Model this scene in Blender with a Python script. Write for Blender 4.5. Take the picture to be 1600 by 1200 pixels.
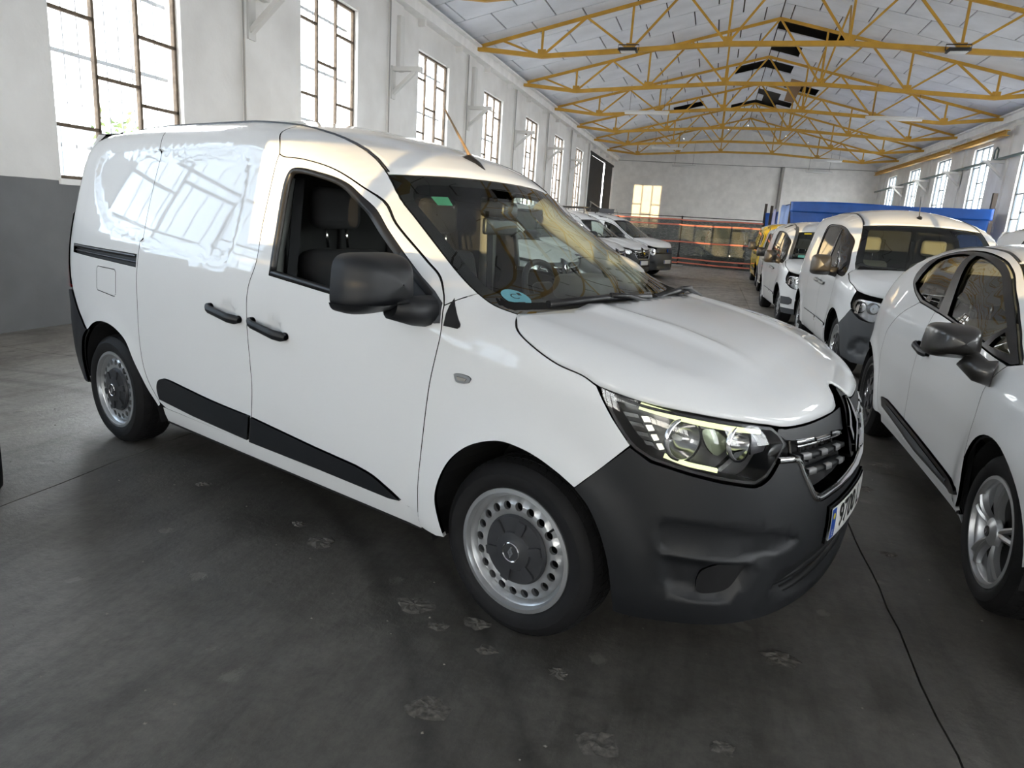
import bpy, bmesh, math, random
import numpy as np
from mathutils import Vector, Matrix
from mathutils.geometry import delaunay_2d_cdt

for o in list(bpy.data.objects):
    bpy.data.objects.remove(o, do_unlink=True)
scene = bpy.context.scene
COL = scene.collection
PI = math.pi
R = math.radians
random.seed(7)

# ------------------------------------------------------------------ camera
cam_d = bpy.data.cameras.new('camera')
cam = bpy.data.objects.new('camera', cam_d)
COL.objects.link(cam)
scene.camera = cam
cam_d.sensor_fit = 'HORIZONTAL'
cam_d.sensor_width = 36.0
cam_d.lens = 36.0 * 1076.19 / 1600.0
cam_d.clip_start = 0.05
cam_d.clip_end = 400
CY, CP, CR = -0.26597, 0.23264, 0.06690          # yaw (clockwise from +Y), pitch down, roll
_f = Vector((math.sin(CY), math.cos(CY), 0)); _r = Vector((math.cos(CY), -math.sin(CY), 0)); _u = Vector((0, 0, 1))
_f2 = _f * math.cos(CP) - _u * math.sin(CP); _u2 = _u * math.cos(CP) + _f * math.sin(CP)
_r3 = _r * math.cos(CR) + _u2 * math.sin(CR); _u3 = _u2 * math.cos(CR) - _r * math.sin(CR)
cam.matrix_world = Matrix(((_r3.x, _u3.x, -_f2.x, 0.0), (_r3.y, _u3.y, -_f2.y, 0.0), (_r3.z, _u3.z, -_f2.z, 1.381), (0, 0, 0, 1)))

# ------------------------------------------------------------------ world, sun, exposure
vs = scene.view_settings
vs.view_transform = 'Standard'
vs.look = 'None'
vs.gamma = 1.0
vs.use_curve_mapping = False
vs.exposure = 1.54
world = bpy.data.worlds.new('sky')
scene.world = world
world.use_nodes = True
wn = world.node_tree
wn.nodes.clear()
_bg = wn.nodes.new('ShaderNodeBackground'); _wo = wn.nodes.new('ShaderNodeOutputWorld'); _sk = wn.nodes.new('ShaderNodeTexSky')
_sk.sky_type = 'HOSEK_WILKIE'
_sk.sun_direction = Vector((-0.035, -1.0, 0.16)).normalized()
_sk.turbidity = 4.0
_sk.ground_albedo = 0.4
_mx = wn.nodes.new('ShaderNodeMixRGB'); _mx.blend_type = 'MIX'; _mx.inputs[0].default_value = 0.65
_mx.inputs[2].default_value = (.985, .985, .985, 1)
wn.links.new(_sk.outputs[0], _mx.inputs[1])
wn.links.new(_mx.outputs[0], _bg.inputs[0]); wn.links.new(_bg.outputs[0], _wo.inputs[0])
_bg.inputs[1].default_value = 8.0

sun_d = bpy.data.lights.new('sun', 'SUN')
sun_d.energy = 3.0
sun_d.angle = R(0.12)
sun_d.color = (1.0, 0.70, 0.34)
sun = bpy.data.objects.new('sun', sun_d)
COL.objects.link(sun)
SUN_DIR = Vector((math.sin(R(1.0)), math.cos(R(1.0)), -math.tan(R(1.5))))
sun.rotation_euler = SUN_DIR.to_track_quat('-Z', 'Y').to_euler()
sun.location = (0, -30, 12)

# ------------------------------------------------------------------ helpers
MATS = {}
def mat(name, color=(.8, .8, .8), rough=.5, metal=0.0, coat=0.0, spec=.5, noise=0.0, nscale=8.0, bump=0.0, bscale=60.0, emit=None, estr=0.0, trans=0.0, alpha=1.0, coat_ior=1.5):
    if name in MATS: return MATS[name]
    m = bpy.data.materials.new(name); m.use_nodes = True
    nt = m.node_tree; b = nt.nodes['Principled BSDF']
    b.inputs['Base Color'].default_value = (*color, 1); b.inputs['Roughness'].default_value = rough
    b.inputs['Metallic'].default_value = metal; b.inputs['Coat Weight'].default_value = coat
    b.inputs['Coat Roughness'].default_value = .03; b.inputs['Coat IOR'].default_value = coat_ior
    b.inputs['Specular IOR Level'].default_value = spec
    b.inputs['Transmission Weight'].default_value = trans
    if emit: b.inputs['Emission Color'].default_value = (*emit, 1); b.inputs['Emission Strength'].default_value = estr
    tc = None
    if noise or bump:
        tc = nt.nodes.new('ShaderNodeTexCoord')
    if noise:
        n = nt.nodes.new('ShaderNodeTexNoise'); n.inputs['Scale'].default_value = nscale; n.inputs['Detail'].default_value = 6
        r = nt.nodes.new('ShaderNodeMapRange'); r.inputs[1].default_value = .3; r.inputs[2].default_value = .7
        r.inputs[3].default_value = 1 - noise; r.inputs[4].default_value = 1 + noise
        mx = nt.nodes.new('ShaderNodeVectorMath'); mx.operation = 'SCALE'; mx.inputs[0].default_value = color
        nt.links.new(tc.outputs['Object'], n.inputs['Vector']); nt.links.new(n.outputs[0], r.inputs[0])
        nt.links.new(r.outputs[0], mx.inputs['Scale']); nt.links.new(mx.outputs[0], b.inputs['Base Color'])
    if bump:
        n2 = nt.nodes.new('ShaderNodeTexNoise'); n2.inputs['Scale'].default_value = bscale; n2.inputs['Detail'].default_value = 4
        bp = nt.nodes.new('ShaderNodeBump'); bp.inputs['Strength'].default_value = bump; bp.inputs['Distance'].default_value = .01
        nt.links.new(tc.outputs['Object'], n2.inputs['Vector']); nt.links.new(n2.outputs[0], bp.inputs['Height']); nt.links.new(bp.outputs[0], b.inputs['Normal'])
    MATS[name] = m
    return m

def glass_mat(name, tint=(.9, .95, .93), refl=.08, rough=.0):
    """thin sheet glass: transparent with a fresnel reflection on top"""
    if name in MATS: return MATS[name]
    m = bpy.data.materials.new(name); m.use_nodes = True
    nt = m.node_tree; nt.nodes.clear()
    out = nt.nodes.new('ShaderNodeOutputMaterial'); tr = nt.nodes.new('ShaderNodeBsdfTransparent'); gl = nt.nodes.new('ShaderNodeBsdfGlossy')
    lw = nt.nodes.new('ShaderNodeLayerWeight'); lw.inputs[0].default_value = .5
    pw = nt.nodes.new('ShaderNodeMath'); pw.operation = 'POWER'; pw.inputs[1].default_value = 5.0; nt.links.new(lw.outputs['Facing'], pw.inputs[0])
    ml = nt.nodes.new('ShaderNodeMath'); ml.operation = 'MULTIPLY_ADD'; ml.inputs[1].default_value = 1 - refl; ml.inputs[2].default_value = refl; ml.use_clamp = True
    mx = nt.nodes.new('ShaderNodeMixShader')
    tr.inputs[0].default_value = (*tint, 1); gl.inputs['Roughness'].default_value = rough; gl.inputs[0].default_value = (1, 1, 1, 1)
    nt.links.new(pw.outputs[0], ml.inputs[0]); nt.links.new(ml.outputs[0], mx.inputs[0])
    nt.links.new(tr.outputs[0], mx.inputs[1]); nt.links.new(gl.outputs[0], mx.inputs[2]); nt.links.new(mx.outputs[0], out.inputs[0])
    MATS[name] = m
    return m

def link(o, parent=None):
    COL.objects.link(o)
    if parent is not None: o.parent = parent
    return o
def tag(o, label=None, cat=None, group=None, kind=None):
    if label: o['label'] = label
    if cat: o['category'] = cat
    if group: o['group'] = group
    if kind: o['kind'] = kind
    return o
def empty(name, loc=(0, 0, 0), rz=0.0, label=None, cat=None, group=None, kind=None, parent=None):
    o = bpy.data.objects.new(name, None); o.empty_display_size = .1
    o.location = loc; o.rotation_euler = (0, 0, rz)
    link(o, parent); return tag(o, label, cat, group, kind)

class MB:
    """collects simple solids into one mesh"""
    def __init__(s): s.v = []; s.f = []; s.sm = []
    def add(s, v, f, smooth=False):
        n = len(s.v); s.v += [tuple(map(float, p)) for p in v]; s.f += [tuple(i + n for i in q) for q in f]; s.sm += [smooth] * len(f); return s
    def box(s, a, b):
        x0, y0, z0 = a; x1, y1, z1 = b
        return s.add([(x0, y0, z0), (x1, y0, z0), (x1, y1, z0), (x0, y1, z0), (x0, y0, z1), (x1, y0, z1), (x1, y1, z1), (x0, y1, z1)],
                     [(0, 3, 2, 1), (4, 5, 6, 7), (0, 1, 5, 4), (1, 2, 6, 5), (2, 3, 7, 6), (3, 0, 4, 7)])
    def cbox(s, c, d, bev=0.0):
        """box by centre and size, chamfered when bev"""
        if not bev: return s.box([c[i] - d[i] / 2 for i in range(3)], [c[i] + d[i] / 2 for i in range(3)])
        bm = bmesh.new(); bmesh.ops.create_cube(bm, size=1.0)
        for v in bm.verts: v.co = Vector((c[0] + v.co.x * d[0], c[1] + v.co.y * d[1], c[2] + v.co.z * d[2]))
        bmesh.ops.bevel(bm, geom=list(bm.edges), offset=bev, segments=3, affect='EDGES', profile=.5)
        bm.verts.ensure_lookup_table(); bm.verts.index_update()
        s.add([v.co for v in bm.verts], [[v.index for v in f.verts] for f in bm.faces], True); bm.free(); return s
    def bar(s, a, b, w, h=None, up=(0, 0, 1)):
        """rectangular bar from a to b"""
        h = h or w; a = Vector(a); b = Vector(b); d = (b - a).normalized(); u = Vector(up)
        if abs(d.dot(u)) > .98: u = Vector((1, 0, 0))
        x = d.cross(u).normalized(); y = x.cross(d).normalized()
        P = []
        for p in (a, b):
            for i, j in ((-1, -1), (1, -1), (1, 1), (-1, 1)): P.append(p + x * (i * w / 2) + y * (j * h / 2))
        return s.add(P, [(3, 2, 1, 0), (4, 5, 6, 7), (0, 1, 5, 4), (1, 2, 6, 5), (2, 3, 7, 6), (3, 0, 4, 7)])
    def tube(s, pts, r, n=8, cap=True, closed=False):
        pts = [Vector(p) for p in pts]; m = len(pts); rr = r if isinstance(r, (list, tuple)) else [r] * m
        base = len(s.v); V = []; F = []
        prev = None
        for i, p in enumerate(pts):
            if closed: d = pts[(i + 1) % m] - pts[i - 1]
            else: d = pts[min(i + 1, m - 1)] - pts[max(i - 1, 0)]
            d.normalize()
            if prev is None:
                u = Vector((0, 0, 1)) if abs(d.z) < .9 else Vector((1, 0, 0)); x = d.cross(u).normalized()
            else: x = (prev - d * prev.dot(d)).normalized()
            prev = x; y = d.cross(x)
            for k in range(n):
                a = 2 * PI * k / n; V.append(p + (x * math.cos(a) + y * math.sin(a)) * rr[i])
        for i in range(m if closed else m - 1):
            j = (i + 1) % m
            for k in range(n):
                k2 = (k + 1) % n; F.append((i * n + k, i * n + k2, j * n + k2, j * n + k))
        s.add(V, F, True)
        if cap and not closed:
            s.f.append(tuple(base + k for k in range(n))[::-1]); s.f.append(tuple(base + (m - 1) * n + k for k in range(n))); s.sm += [False, False]
        return s
    def lathe(s, prof, n=48, axis='y', c=(0, 0, 0), a0=0.0, a1=2 * PI):
        """prof: list of (radius, offset along axis)"""
        V = []; F = []; m = len(prof); full = abs(a1 - a0 - 2 * PI) < 1e-6; N = n if full else n + 1
        for i in range(N):
            a = a0 + (a1 - a0) * i / n; ca, sa = math.cos(a), math.sin(a)
            for r, t in prof:
                if axis == 'y': V.append((c[0] + r * ca, c[1] + t, c[2] + r * sa))
                elif axis == 'z': V.append((c[0] + r * ca, c[1] + r * sa, c[2] + t))
                else: V.append((c[0] + t, c[1] + r * ca, c[2] + r * sa))
        for i in range(n):
            j = (i + 1) % N
            for k in range(m - 1): F.append((i * m + k, i * m + k + 1, j * m + k + 1, j * m + k))
        return s.add(V, F, True)
    def prism(s, poly, y0, y1, plane='xz', smooth=False):
        """extrude a 2-D polygon"""
        n = len(poly); V = []
        for t in (y0, y1):
            for a, b in poly: V.append((a, t, b) if plane == 'xz' else (t, a, b) if plane == 'yz' else (a, b, t))
        return s.add(V, [tuple(range(n)), tuple(range(n, 2 * n))[::-1]] + [(i, i + n, (i + 1) % n + n, (i + 1) % n) for i in range(n)], smooth)
    def sphere(s, c, r, n=16, m=10):
        rx, ry, rz = r if isinstance(r, (list, tuple)) else (r, r, r); V = [(c[0], c[1], c[2] - rz)]; F = []
        for i in range(1, m):
            t = PI * i / m
            for k in range(n):
                a = 2 * PI * k / n; V.append((c[0] + rx * math.sin(t) * math.cos(a), c[1] + ry * math.sin(t) * math.sin(a), c[2] - rz * math.cos(t)))
        V.append((c[0], c[1], c[2] + rz)); L = len(V) - 1
        for k in range(n): F.append((0, 1 + (k + 1) % n, 1 + k)); F.append((L, 1 + (m - 2) * n + k, 1 + (m - 2) * n + (k + 1) % n))
        for i in range(m - 2):
            for k in range(n): F.append((1 + i * n + k, 1 + i * n + (k + 1) % n, 1 + (i + 1) * n + (k + 1) % n, 1 + (i + 1) * n + k))
        return s.add(V, F, True)
    def mesh(s, name):
        me = bpy.data.meshes.new(name); me.from_pydata(s.v, [], s.f); me.polygons.foreach_set('use_smooth', s.sm); me.update(); return me
    def build(s, name, m, parent=None, fix=True, sharp=None):
        me = s.mesh(name)
        if fix:
            bm = bmesh.new(); bm.from_mesh(me); bmesh.ops.recalc_face_normals(bm, faces=bm.faces); bm.to_mesh(me); bm.free()
        if sharp: me.set_sharp_from_angle(angle=R(sharp))
        me.materials.append(m); o = bpy.data.objects.new(name, me); return link(o, parent)

def grid_mesh(P, closed_u=False):
    """P[i][j] grid of points -> verts, faces"""
    n, m = len(P), len(P[0]); V = [p for row in P for p in row]; F = []
    for i in range(n - 1):
        for j in range(m - 1): F.append((i * m + j, (i + 1) * m + j, (i + 1) * m + j + 1, i * m + j + 1))
    return V, F

def pchip(xs, ys):
    xs = np.array(xs, float); ys = np.array(ys, float); h = np.diff(xs); dl = np.diff(ys) / h; m = np.zeros(len(xs))
    for i in range(1, len(xs) - 1):
        if dl[i - 1] * dl[i] > 0:
            w1 = 2 * h[i] + h[i - 1]; w2 = h[i] + 2 * h[i - 1]; m[i] = (w1 + w2) / (w1 / dl[i - 1] + w2 / dl[i])
    m[0] = dl[0]; m[-1] = dl[-1]
    def f(x):
        x = np.asarray(x, float); xc = np.clip(x, xs[0], xs[-1]); i = np.clip(np.searchsorted(xs, xc) - 1, 0, len(h) - 1); t = (xc - xs[i]) / h[i]
        return ys[i] * (1 + 2 * t) * (1 - t) ** 2 + m[i] * h[i] * t * (1 - t) ** 2 + ys[i + 1] * t * t * (3 - 2 * t) + m[i + 1] * h[i] * t * t * (t - 1)
    return f

def catmull(P, closed=False, n=8, corners=()):
    """round a polyline; indices in corners stay sharp"""
    P = [np.array(p, float) for p in P]; N = len(P); out = []
    rng = range(N if closed else N - 1)
    for i in rng:
        p1, p2 = P[i], P[(i + 1) % N]
        p0 = P[i - 1] if (closed or i > 0) else 2 * p1 - p2
        p3 = P[(i + 2) % N] if (closed or i + 2 < N) else 2 * p2 - p1
        if i in corners: p0 = 2 * p1 - p2
        if (i + 1) % N in corners: p3 = 2 * p2 - p1
        def tj(a, b): return max(1e-6, np.linalg.norm(b - a)) ** .5
        t0 = 0; t1 = tj(p0, p1); t2 = t1 + tj(p1, p2); t3 = t2 + tj(p2, p3)
        k = max(1, min(n, int(np.linalg.norm(p2 - p1) / .012)))
        for t in np.linspace(t1, t2, k, endpoint=False):
            A1 = (t1 - t) / (t1 - t0) * p0 + (t - t0) / (t1 - t0) * p1; A2 = (t2 - t) / (t2 - t1) * p1 + (t - t1) / (t2 - t1) * p2; A3 = (t3 - t) / (t3 - t2) * p2 + (t - t2) / (t3 - t2) * p3
            B1 = (t2 - t) / (t2 - t0) * A1 + (t - t0) / (t2 - t0) * A2; B2 = (t3 - t) / (t3 - t1) * A2 + (t - t1) / (t3 - t1) * A3
            out.append((t2 - t) / (t2 - t1) * B1 + (t - t1) / (t2 - t1) * B2)
    if not closed: out.append(P[-1])
    return np.array(out)

def in_poly(pts, poly):
    pts = np.asarray(pts, float); poly = np.asarray(poly, float); x, y = pts[:, 0], pts[:, 1]; c = np.zeros(len(pts), bool)
    x1, y1 = poly[:, 0], poly[:, 1]; x2, y2 = np.roll(x1, -1), np.roll(y1, -1)
    for a, b, d, e in zip(x1, y1, x2, y2):
        if b == e: continue
        k = ((b > y) != (e > y)) & (x < (d - a) * (y - b) / (e - b) + a); c ^= k
    return c
def poly_dist(pts, poly, closed=True):
    pts = np.asarray(pts, float); poly = np.asarray(poly, float); d = np.full(len(pts), 1e9)
    n = len(poly)
    for i in range(n if closed else n - 1):
        a = poly[i]; b = poly[(i + 1) % n]; ab = b - a; L = ab @ ab
        t = np.clip(((pts - a) @ ab) / max(L, 1e-12), 0, 1); q = a + t[:, None] * ab
        d = np.minimum(d, np.hypot(*(pts - q).T))
    return d
def area2(p):
    p = np.asarray(p); return .5 * np.sum(p[:, 0] * np.roll(p[:, 1], -1) - np.roll(p[:, 0], -1) * p[:, 1])
def inset_poly(p, d):
    """move a closed polygon inwards by d (outwards when negative)"""
    p = np.asarray(p, float)
    if abs(d) < 1e-9: return p
    s = 1 if area2(p) > 0 else -1
    e = np.roll(p, -1, 0) - p; e /= np.maximum(np.linalg.norm(e, axis=1), 1e-9)[:, None]; nr = np.stack([-e[:, 1], e[:, 0]], 1) * s
    n = nr + np.roll(nr, 1, 0); l = np.linalg.norm(n, axis=1); n /= np.maximum(l, 1e-6)[:, None]
    k = 1 / np.maximum(.5 if d > 0 else .87, np.sum(n * nr, 1))
    return p + n * (d * k)[:, None]
def dedupe(p, eps=1e-3):
    out = [p[0]]
    for q in p[1:]:
        if np.hypot(*(q - out[-1])) > eps: out.append(q)
    if np.hypot(*(out[-1] - out[0])) < eps: out.pop()
    return np.array(out)
def densify(p, h):
    out = []
    n = len(p)
    for i in range(n):
        a, b = p[i], p[(i + 1) % n]; k = max(1, int(math.ceil(np.hypot(*(b - a)) / h)))
        for j in range(k): out.append(a + (b - a) * j / k)
    return np.array(out)
def fill(outline, holes=(), h=.035, loops=()):
    """triangulate a 2-D region with an even inner grid; returns points, triangles and the boundary loops as index lists"""
    loops_all = [np.asarray(outline)] + [np.asarray(q) for q in holes]
    V = []; Ed = []; L = []
    for p in loops_all + [np.asarray(q) for q in loops]:
        b = len(V); n = len(p); V += [tuple(q) for q in p]; Ed += [(b + i, b + (i + 1) % n) for i in range(n)]; L.append(list(range(b, b + n)))
    x0, y0 = loops_all[0].min(0); x1, y1 = loops_all[0].max(0)
    gx = np.arange(x0 + h * .5, x1, h); gy = np.arange(y0 + h * .43, y1, h)
    G = np.array([(x + (h * .5 if j % 2 else 0), y) for j, y in enumerate(gy) for x in gx])
    if len(G):
        k = in_poly(G, loops_all[0])
        for q in loops_all[1:]: k &= ~in_poly(G, q)
        G = G[k]
        if len(G):
            d = poly_dist(G, loops_all[0])
            for q in loops_all[1:]: d = np.minimum(d, poly_dist(G, q))
            for q in loops: d = np.minimum(d, poly_dist(G, np.asarray(q)))
            G = G[d > h * .45]
    V2 = [Vector(q) for q in V] + [Vector(tuple(q)) for q in G]
    ov, oe, of, oov, ooe, oof = delaunay_2d_cdt(V2, Ed, [], 0, 1e-6)
    P = np.array([tuple(v) for v in ov]); T = np.array([t for t in of if len(t) == 3])
    c = P[T].mean(1); k = in_poly(c, loops_all[0])
    for q in loops_all[1:]: k &= ~in_poly(c, q)
    T = T[k]
    mp = {}
    for i, src in enumerate(oov):
        for q in src: mp[q] = i
    L = [[mp[i] for i in l if i in mp] for l in L[:len(loops_all)]]
    return P, T, L
# ------------------------------------------------------------------ hall: x across, y along, z up
XL, XR, YN, YF = -6.5, 8.5, -8.0, 44.5
XC = 1.0
SL = 0.2436                                       # roof slope
def ztruss(x): return 7.31 - SL * abs(x - XC)     # top chord
def zpan(x): return 7.31 - SL * abs(x - XC) + .10  # ceiling panel underside

def concrete():
    m = bpy.data.materials.new('worn concrete'); m.use_nodes = True; nt = m.node_tree; b = nt.nodes['Principled BSDF']
    N = nt.nodes.new; Lk = nt.links.new
    tc = N('ShaderNodeTexCoord'); geo = tc.outputs['Object']
    def noise(scale, detail=6, rough=.55, sx=1, sy=1):
        mp = N('ShaderNodeMapping'); mp.inputs['Scale'].default_value = (sx, sy, 1); Lk(geo, mp.inputs[0])
        n = N('ShaderNodeTexNoise'); n.inputs['Scale'].default_value = scale; n.inputs['Detail'].default_value = detail; n.inputs['Roughness'].default_value = rough; Lk(mp.outputs[0], n.inputs['Vector']); return n.outputs[0]
    def ramp(src, stops):
        r = N('ShaderNodeValToRGB'); e = r.color_ramp.elements
        e[0].position, e[0].color = stops[0][0], (*stops[0][1], 1); e[1].position, e[1].color = stops[-1][0], (*stops[-1][1], 1)
        for p, c in stops[1:-1]: k = e.new(p); k.color = (*c, 1)
        Lk(src, r.inputs[0]); return r.outputs[0]
    def mul(a, bb, f=1.0):
        x = N('ShaderNodeMixRGB'); x.blend_type = 'MULTIPLY'; x.inputs[0].default_value = f; Lk(a, x.inputs[1]); Lk(bb, x.inputs[2]); return x.outputs[0]
    base = ramp(noise(.55, 5, .6), [(.3, (.060, .056, .050)), (.5, (.092, .086, .077)), (.75, (.130, .121, .108))])
    blot = ramp(noise(2.3, 7, .65), [(.34, (.5, .48, .46)), (.5, (1, 1, 1)), (.7, (1.12, 1.12, 1.12))])
    fine = ramp(noise(26, 6, .75), [(.3, (.72, .72, .72)), (.5, (1, 1, 1)), (.68, (1.22, 1.22, 1.2))])
    streak = ramp(noise(1.6, 6, .7, 5, .8), [(.36, (.62, .61, .6)), (.52, (1, 1, 1)), (.7, (1.15, 1.14, 1.12))])
    col = mul(mul(mul(base, blot, .8), fine), streak, .8)
    # floor colour dark round the camera, lighter further in: uneven hall light painted in
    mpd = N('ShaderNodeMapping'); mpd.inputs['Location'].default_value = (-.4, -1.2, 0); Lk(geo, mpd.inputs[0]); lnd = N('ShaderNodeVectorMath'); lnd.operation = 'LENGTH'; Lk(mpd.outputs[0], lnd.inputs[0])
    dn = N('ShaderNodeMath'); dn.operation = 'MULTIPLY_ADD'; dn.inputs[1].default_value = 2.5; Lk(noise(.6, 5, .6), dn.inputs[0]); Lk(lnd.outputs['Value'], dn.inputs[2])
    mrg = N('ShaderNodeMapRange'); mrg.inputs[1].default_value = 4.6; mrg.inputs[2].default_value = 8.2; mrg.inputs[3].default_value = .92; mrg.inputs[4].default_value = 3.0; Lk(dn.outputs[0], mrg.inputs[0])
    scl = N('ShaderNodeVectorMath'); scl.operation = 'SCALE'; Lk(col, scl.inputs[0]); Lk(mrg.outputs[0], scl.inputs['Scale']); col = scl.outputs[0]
    # chips: sparse pale broken spots
    vz = N('ShaderNodeTexVoronoi'); vz.feature = 'F1'; vz.voronoi_dimensions = '2D'; vz.inputs['Scale'].default_value = 1.6; vz.inputs['Randomness'].default_value = 1; Lk(geo, vz.inputs['Vector'])
    nn = noise(9, 5, .7); ad = N('ShaderNodeMath'); ad.operation = 'MULTIPLY_ADD'; ad.inputs[1].default_value = .22; Lk(nn, ad.inputs[0]); Lk(vz.outputs['Distance'], ad.inputs[2])
    chip = ramp(ad.outputs[0], [(.13, (1, 1, 1)), (.16, (0, 0, 0))])
    mc = N('ShaderNodeMixRGB'); Lk(chip, mc.inputs[0]); Lk(col, mc.inputs[1]); mc.inputs[2].default_value = (.13, .122, .108, 1)
    # arcs of tyre rubber
    def arc(cx, cy, r0, w, k):
        mp = N('ShaderNodeMapping'); mp.inputs['Location'].default_value = (-cx, -cy, 0); Lk(geo, mp.inputs[0])
        ln = N('ShaderNodeVectorMath'); ln.operation = 'LENGTH'; Lk(mp.outputs[0], ln.inputs[0])
        d = N('ShaderNodeMath'); d.operation = 'SUBTRACT'; d.inputs[1].default_value = r0; Lk(ln.outputs['Value'], d.inputs[0])
        a = N('ShaderNodeMath'); a.operation = 'ABSOLUTE'; Lk(d.outputs[0], a.inputs[0])
        n2 = noise(3.0, 5, .7); s2 = N('ShaderNodeMath'); s2.operation = 'MULTIPLY_ADD'; s2.inputs[1].default_value = w * 1.3; Lk(n2, s2.inputs[0]); Lk(a.outputs[0], s2.inputs[2])
        return ramp(s2.outputs[0], [(w * .6, (k, k, k)), (w * 1.5, (1, 1, 1))])
    o = mul(mc.outputs[0], arc(-4.4, -.6, 4.35, .10, .55)); o = mul(o, arc(-4.4, -.6, 4.62, .05, .65)); o = mul(o, arc(2.6, -1.4, 4.9, .08, .8))
    Lk(o, b.inputs['Base Color'])
    rg = ramp(noise(1.7, 6, .6), [(.3, (.33, .33, .33)), (.7, (.55, .55, .55))]); Lk(rg, b.inputs['Roughness'])
    bp = N('ShaderNodeBump'); bp.inputs['Strength'].default_value = .25; bp.inputs['Distance'].default_value = .012
    h = N('ShaderNodeMath'); h.operation = 'MULTIPLY_ADD'; h.inputs[1].default_value = -.8; Lk(chip, h.inputs[0]); Lk(noise(28, 6, .7), h.inputs[2]); Lk(h.outputs[0], bp.inputs['Height']); Lk(bp.outputs[0], b.inputs['Normal'])
    b.inputs['Specular IOR Level'].default_value = .5
    return m
def wall_mat():
    m = bpy.data.materials.new('limewashed wall with grey dado'); m.use_nodes = True; nt = m.node_tree; b = nt.nodes['Principled BSDF']
    N = nt.nodes.new; Lk = nt.links.new
    tc = N('ShaderNodeTexCoord'); sp = N('ShaderNodeSeparateXYZ'); Lk(tc.outputs['Object'], sp.inputs[0])
    n = N('ShaderNodeTexNoise'); n.inputs['Scale'].default_value = 6; Lk(tc.outputs['Object'], n.inputs['Vector'])
    ad = N('ShaderNodeMath'); ad.operation = 'MULTIPLY_ADD'; ad.inputs[1].default_value = .012; Lk(n.outputs[0], ad.inputs[0]); Lk(sp.outputs[2], ad.inputs[2])
    gt = N('ShaderNodeMath'); gt.operation = 'GREATER_THAN'; gt.inputs[1].default_value = 1.485; Lk(ad.outputs[0], gt.inputs[0])
    n1 = N('ShaderNodeTexNoise'); n1.inputs['Scale'].default_value = 1.3; n1.inputs['Detail'].default_value = 7; Lk(tc.outputs['Object'], n1.inputs['Vector'])
    r1 = N('ShaderNodeValToRGB'); r1.color_ramp.elements[0].color = (.74, .725, .70, 1); r1.color_ramp.elements[1].color = (.86, .85, .83, 1); r1.color_ramp.elements[0].position = .3; r1.color_ramp.elements[1].position = .65; Lk(n1.outputs[0], r1.inputs[0])
    r2 = N('ShaderNodeValToRGB'); r2.color_ramp.elements[0].color = (.15, .155, .16, 1); r2.color_ramp.elements[1].color = (.215, .22, .225, 1); r2.color_ramp.elements[0].position = .3; r2.color_ramp.elements[1].position = .7; Lk(n1.outputs[0], r2.inputs[0])
    mx = N('ShaderNodeMixRGB'); Lk(gt.outputs[0], mx.inputs[0]); Lk(r2.outputs[0], mx.inputs[1]); Lk(r1.outputs[0], mx.inputs[2]); Lk(mx.outputs[0], b.inputs['Base Color'])
    b.inputs['Roughness'].default_value = .8
    nb = N('ShaderNodeTexNoise'); nb.inputs['Scale'].default_value = 18; nb.inputs['Detail'].default_value = 6; Lk(tc.outputs['Object'], nb.inputs['Vector'])
    bp = N('ShaderNodeBump'); bp.inputs['Strength'].default_value = .35; bp.inputs['Distance'].default_value = .012; Lk(nb.outputs[0], bp.inputs['Height']); Lk(bp.outputs[0], b.inputs['Normal'])
    return m
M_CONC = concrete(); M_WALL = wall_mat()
M_WHITE = mat('white limewash', (.88, .87, .85), .8, noise=.07, nscale=3, bump=.2, bscale=20)
M_PANEL = mat('grey ceiling board', (.76, .785, .84), .75, noise=.08, nscale=1.5)
M_DECK = mat('dark roof void', (.05, .045, .04), .9)
M_YEL = mat('ochre yellow steel paint', (.56, .31, .035), .45, noise=.14, nscale=3)
M_RUST = mat('rusty window steel', (.13, .095, .065), .75, noise=.35, nscale=14)
M_BLUEST = mat('blue grey window steel', (.12, .15, .17), .6)
M_BARS = mat('pale galvanised bars', (.45, .46, .48), .5)
M_PANE = glass_mat('old window glass', (.93, .95, .96), .07)
M_PANE_DIM = glass_mat('dimming window glass', (.50, .56, .62), .07)  # darker tint for unseen near windows, added to cut their light on the van
M_BLACKST = mat('charcoal steel gate', (.018, .019, .021), .8, noise=.3, nscale=3)
M_FIX = mat('white lamp housing', (.72, .72, .70), .4)
M_LENSF = mat('milky lamp diffuser', (.8, .8, .78), .35)
M_DARKPL = mat('dark plastic', (.02, .02, .022), .5)
M_GREENST = mat('green grey pipe', (.14, .19, .18), .5)

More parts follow.
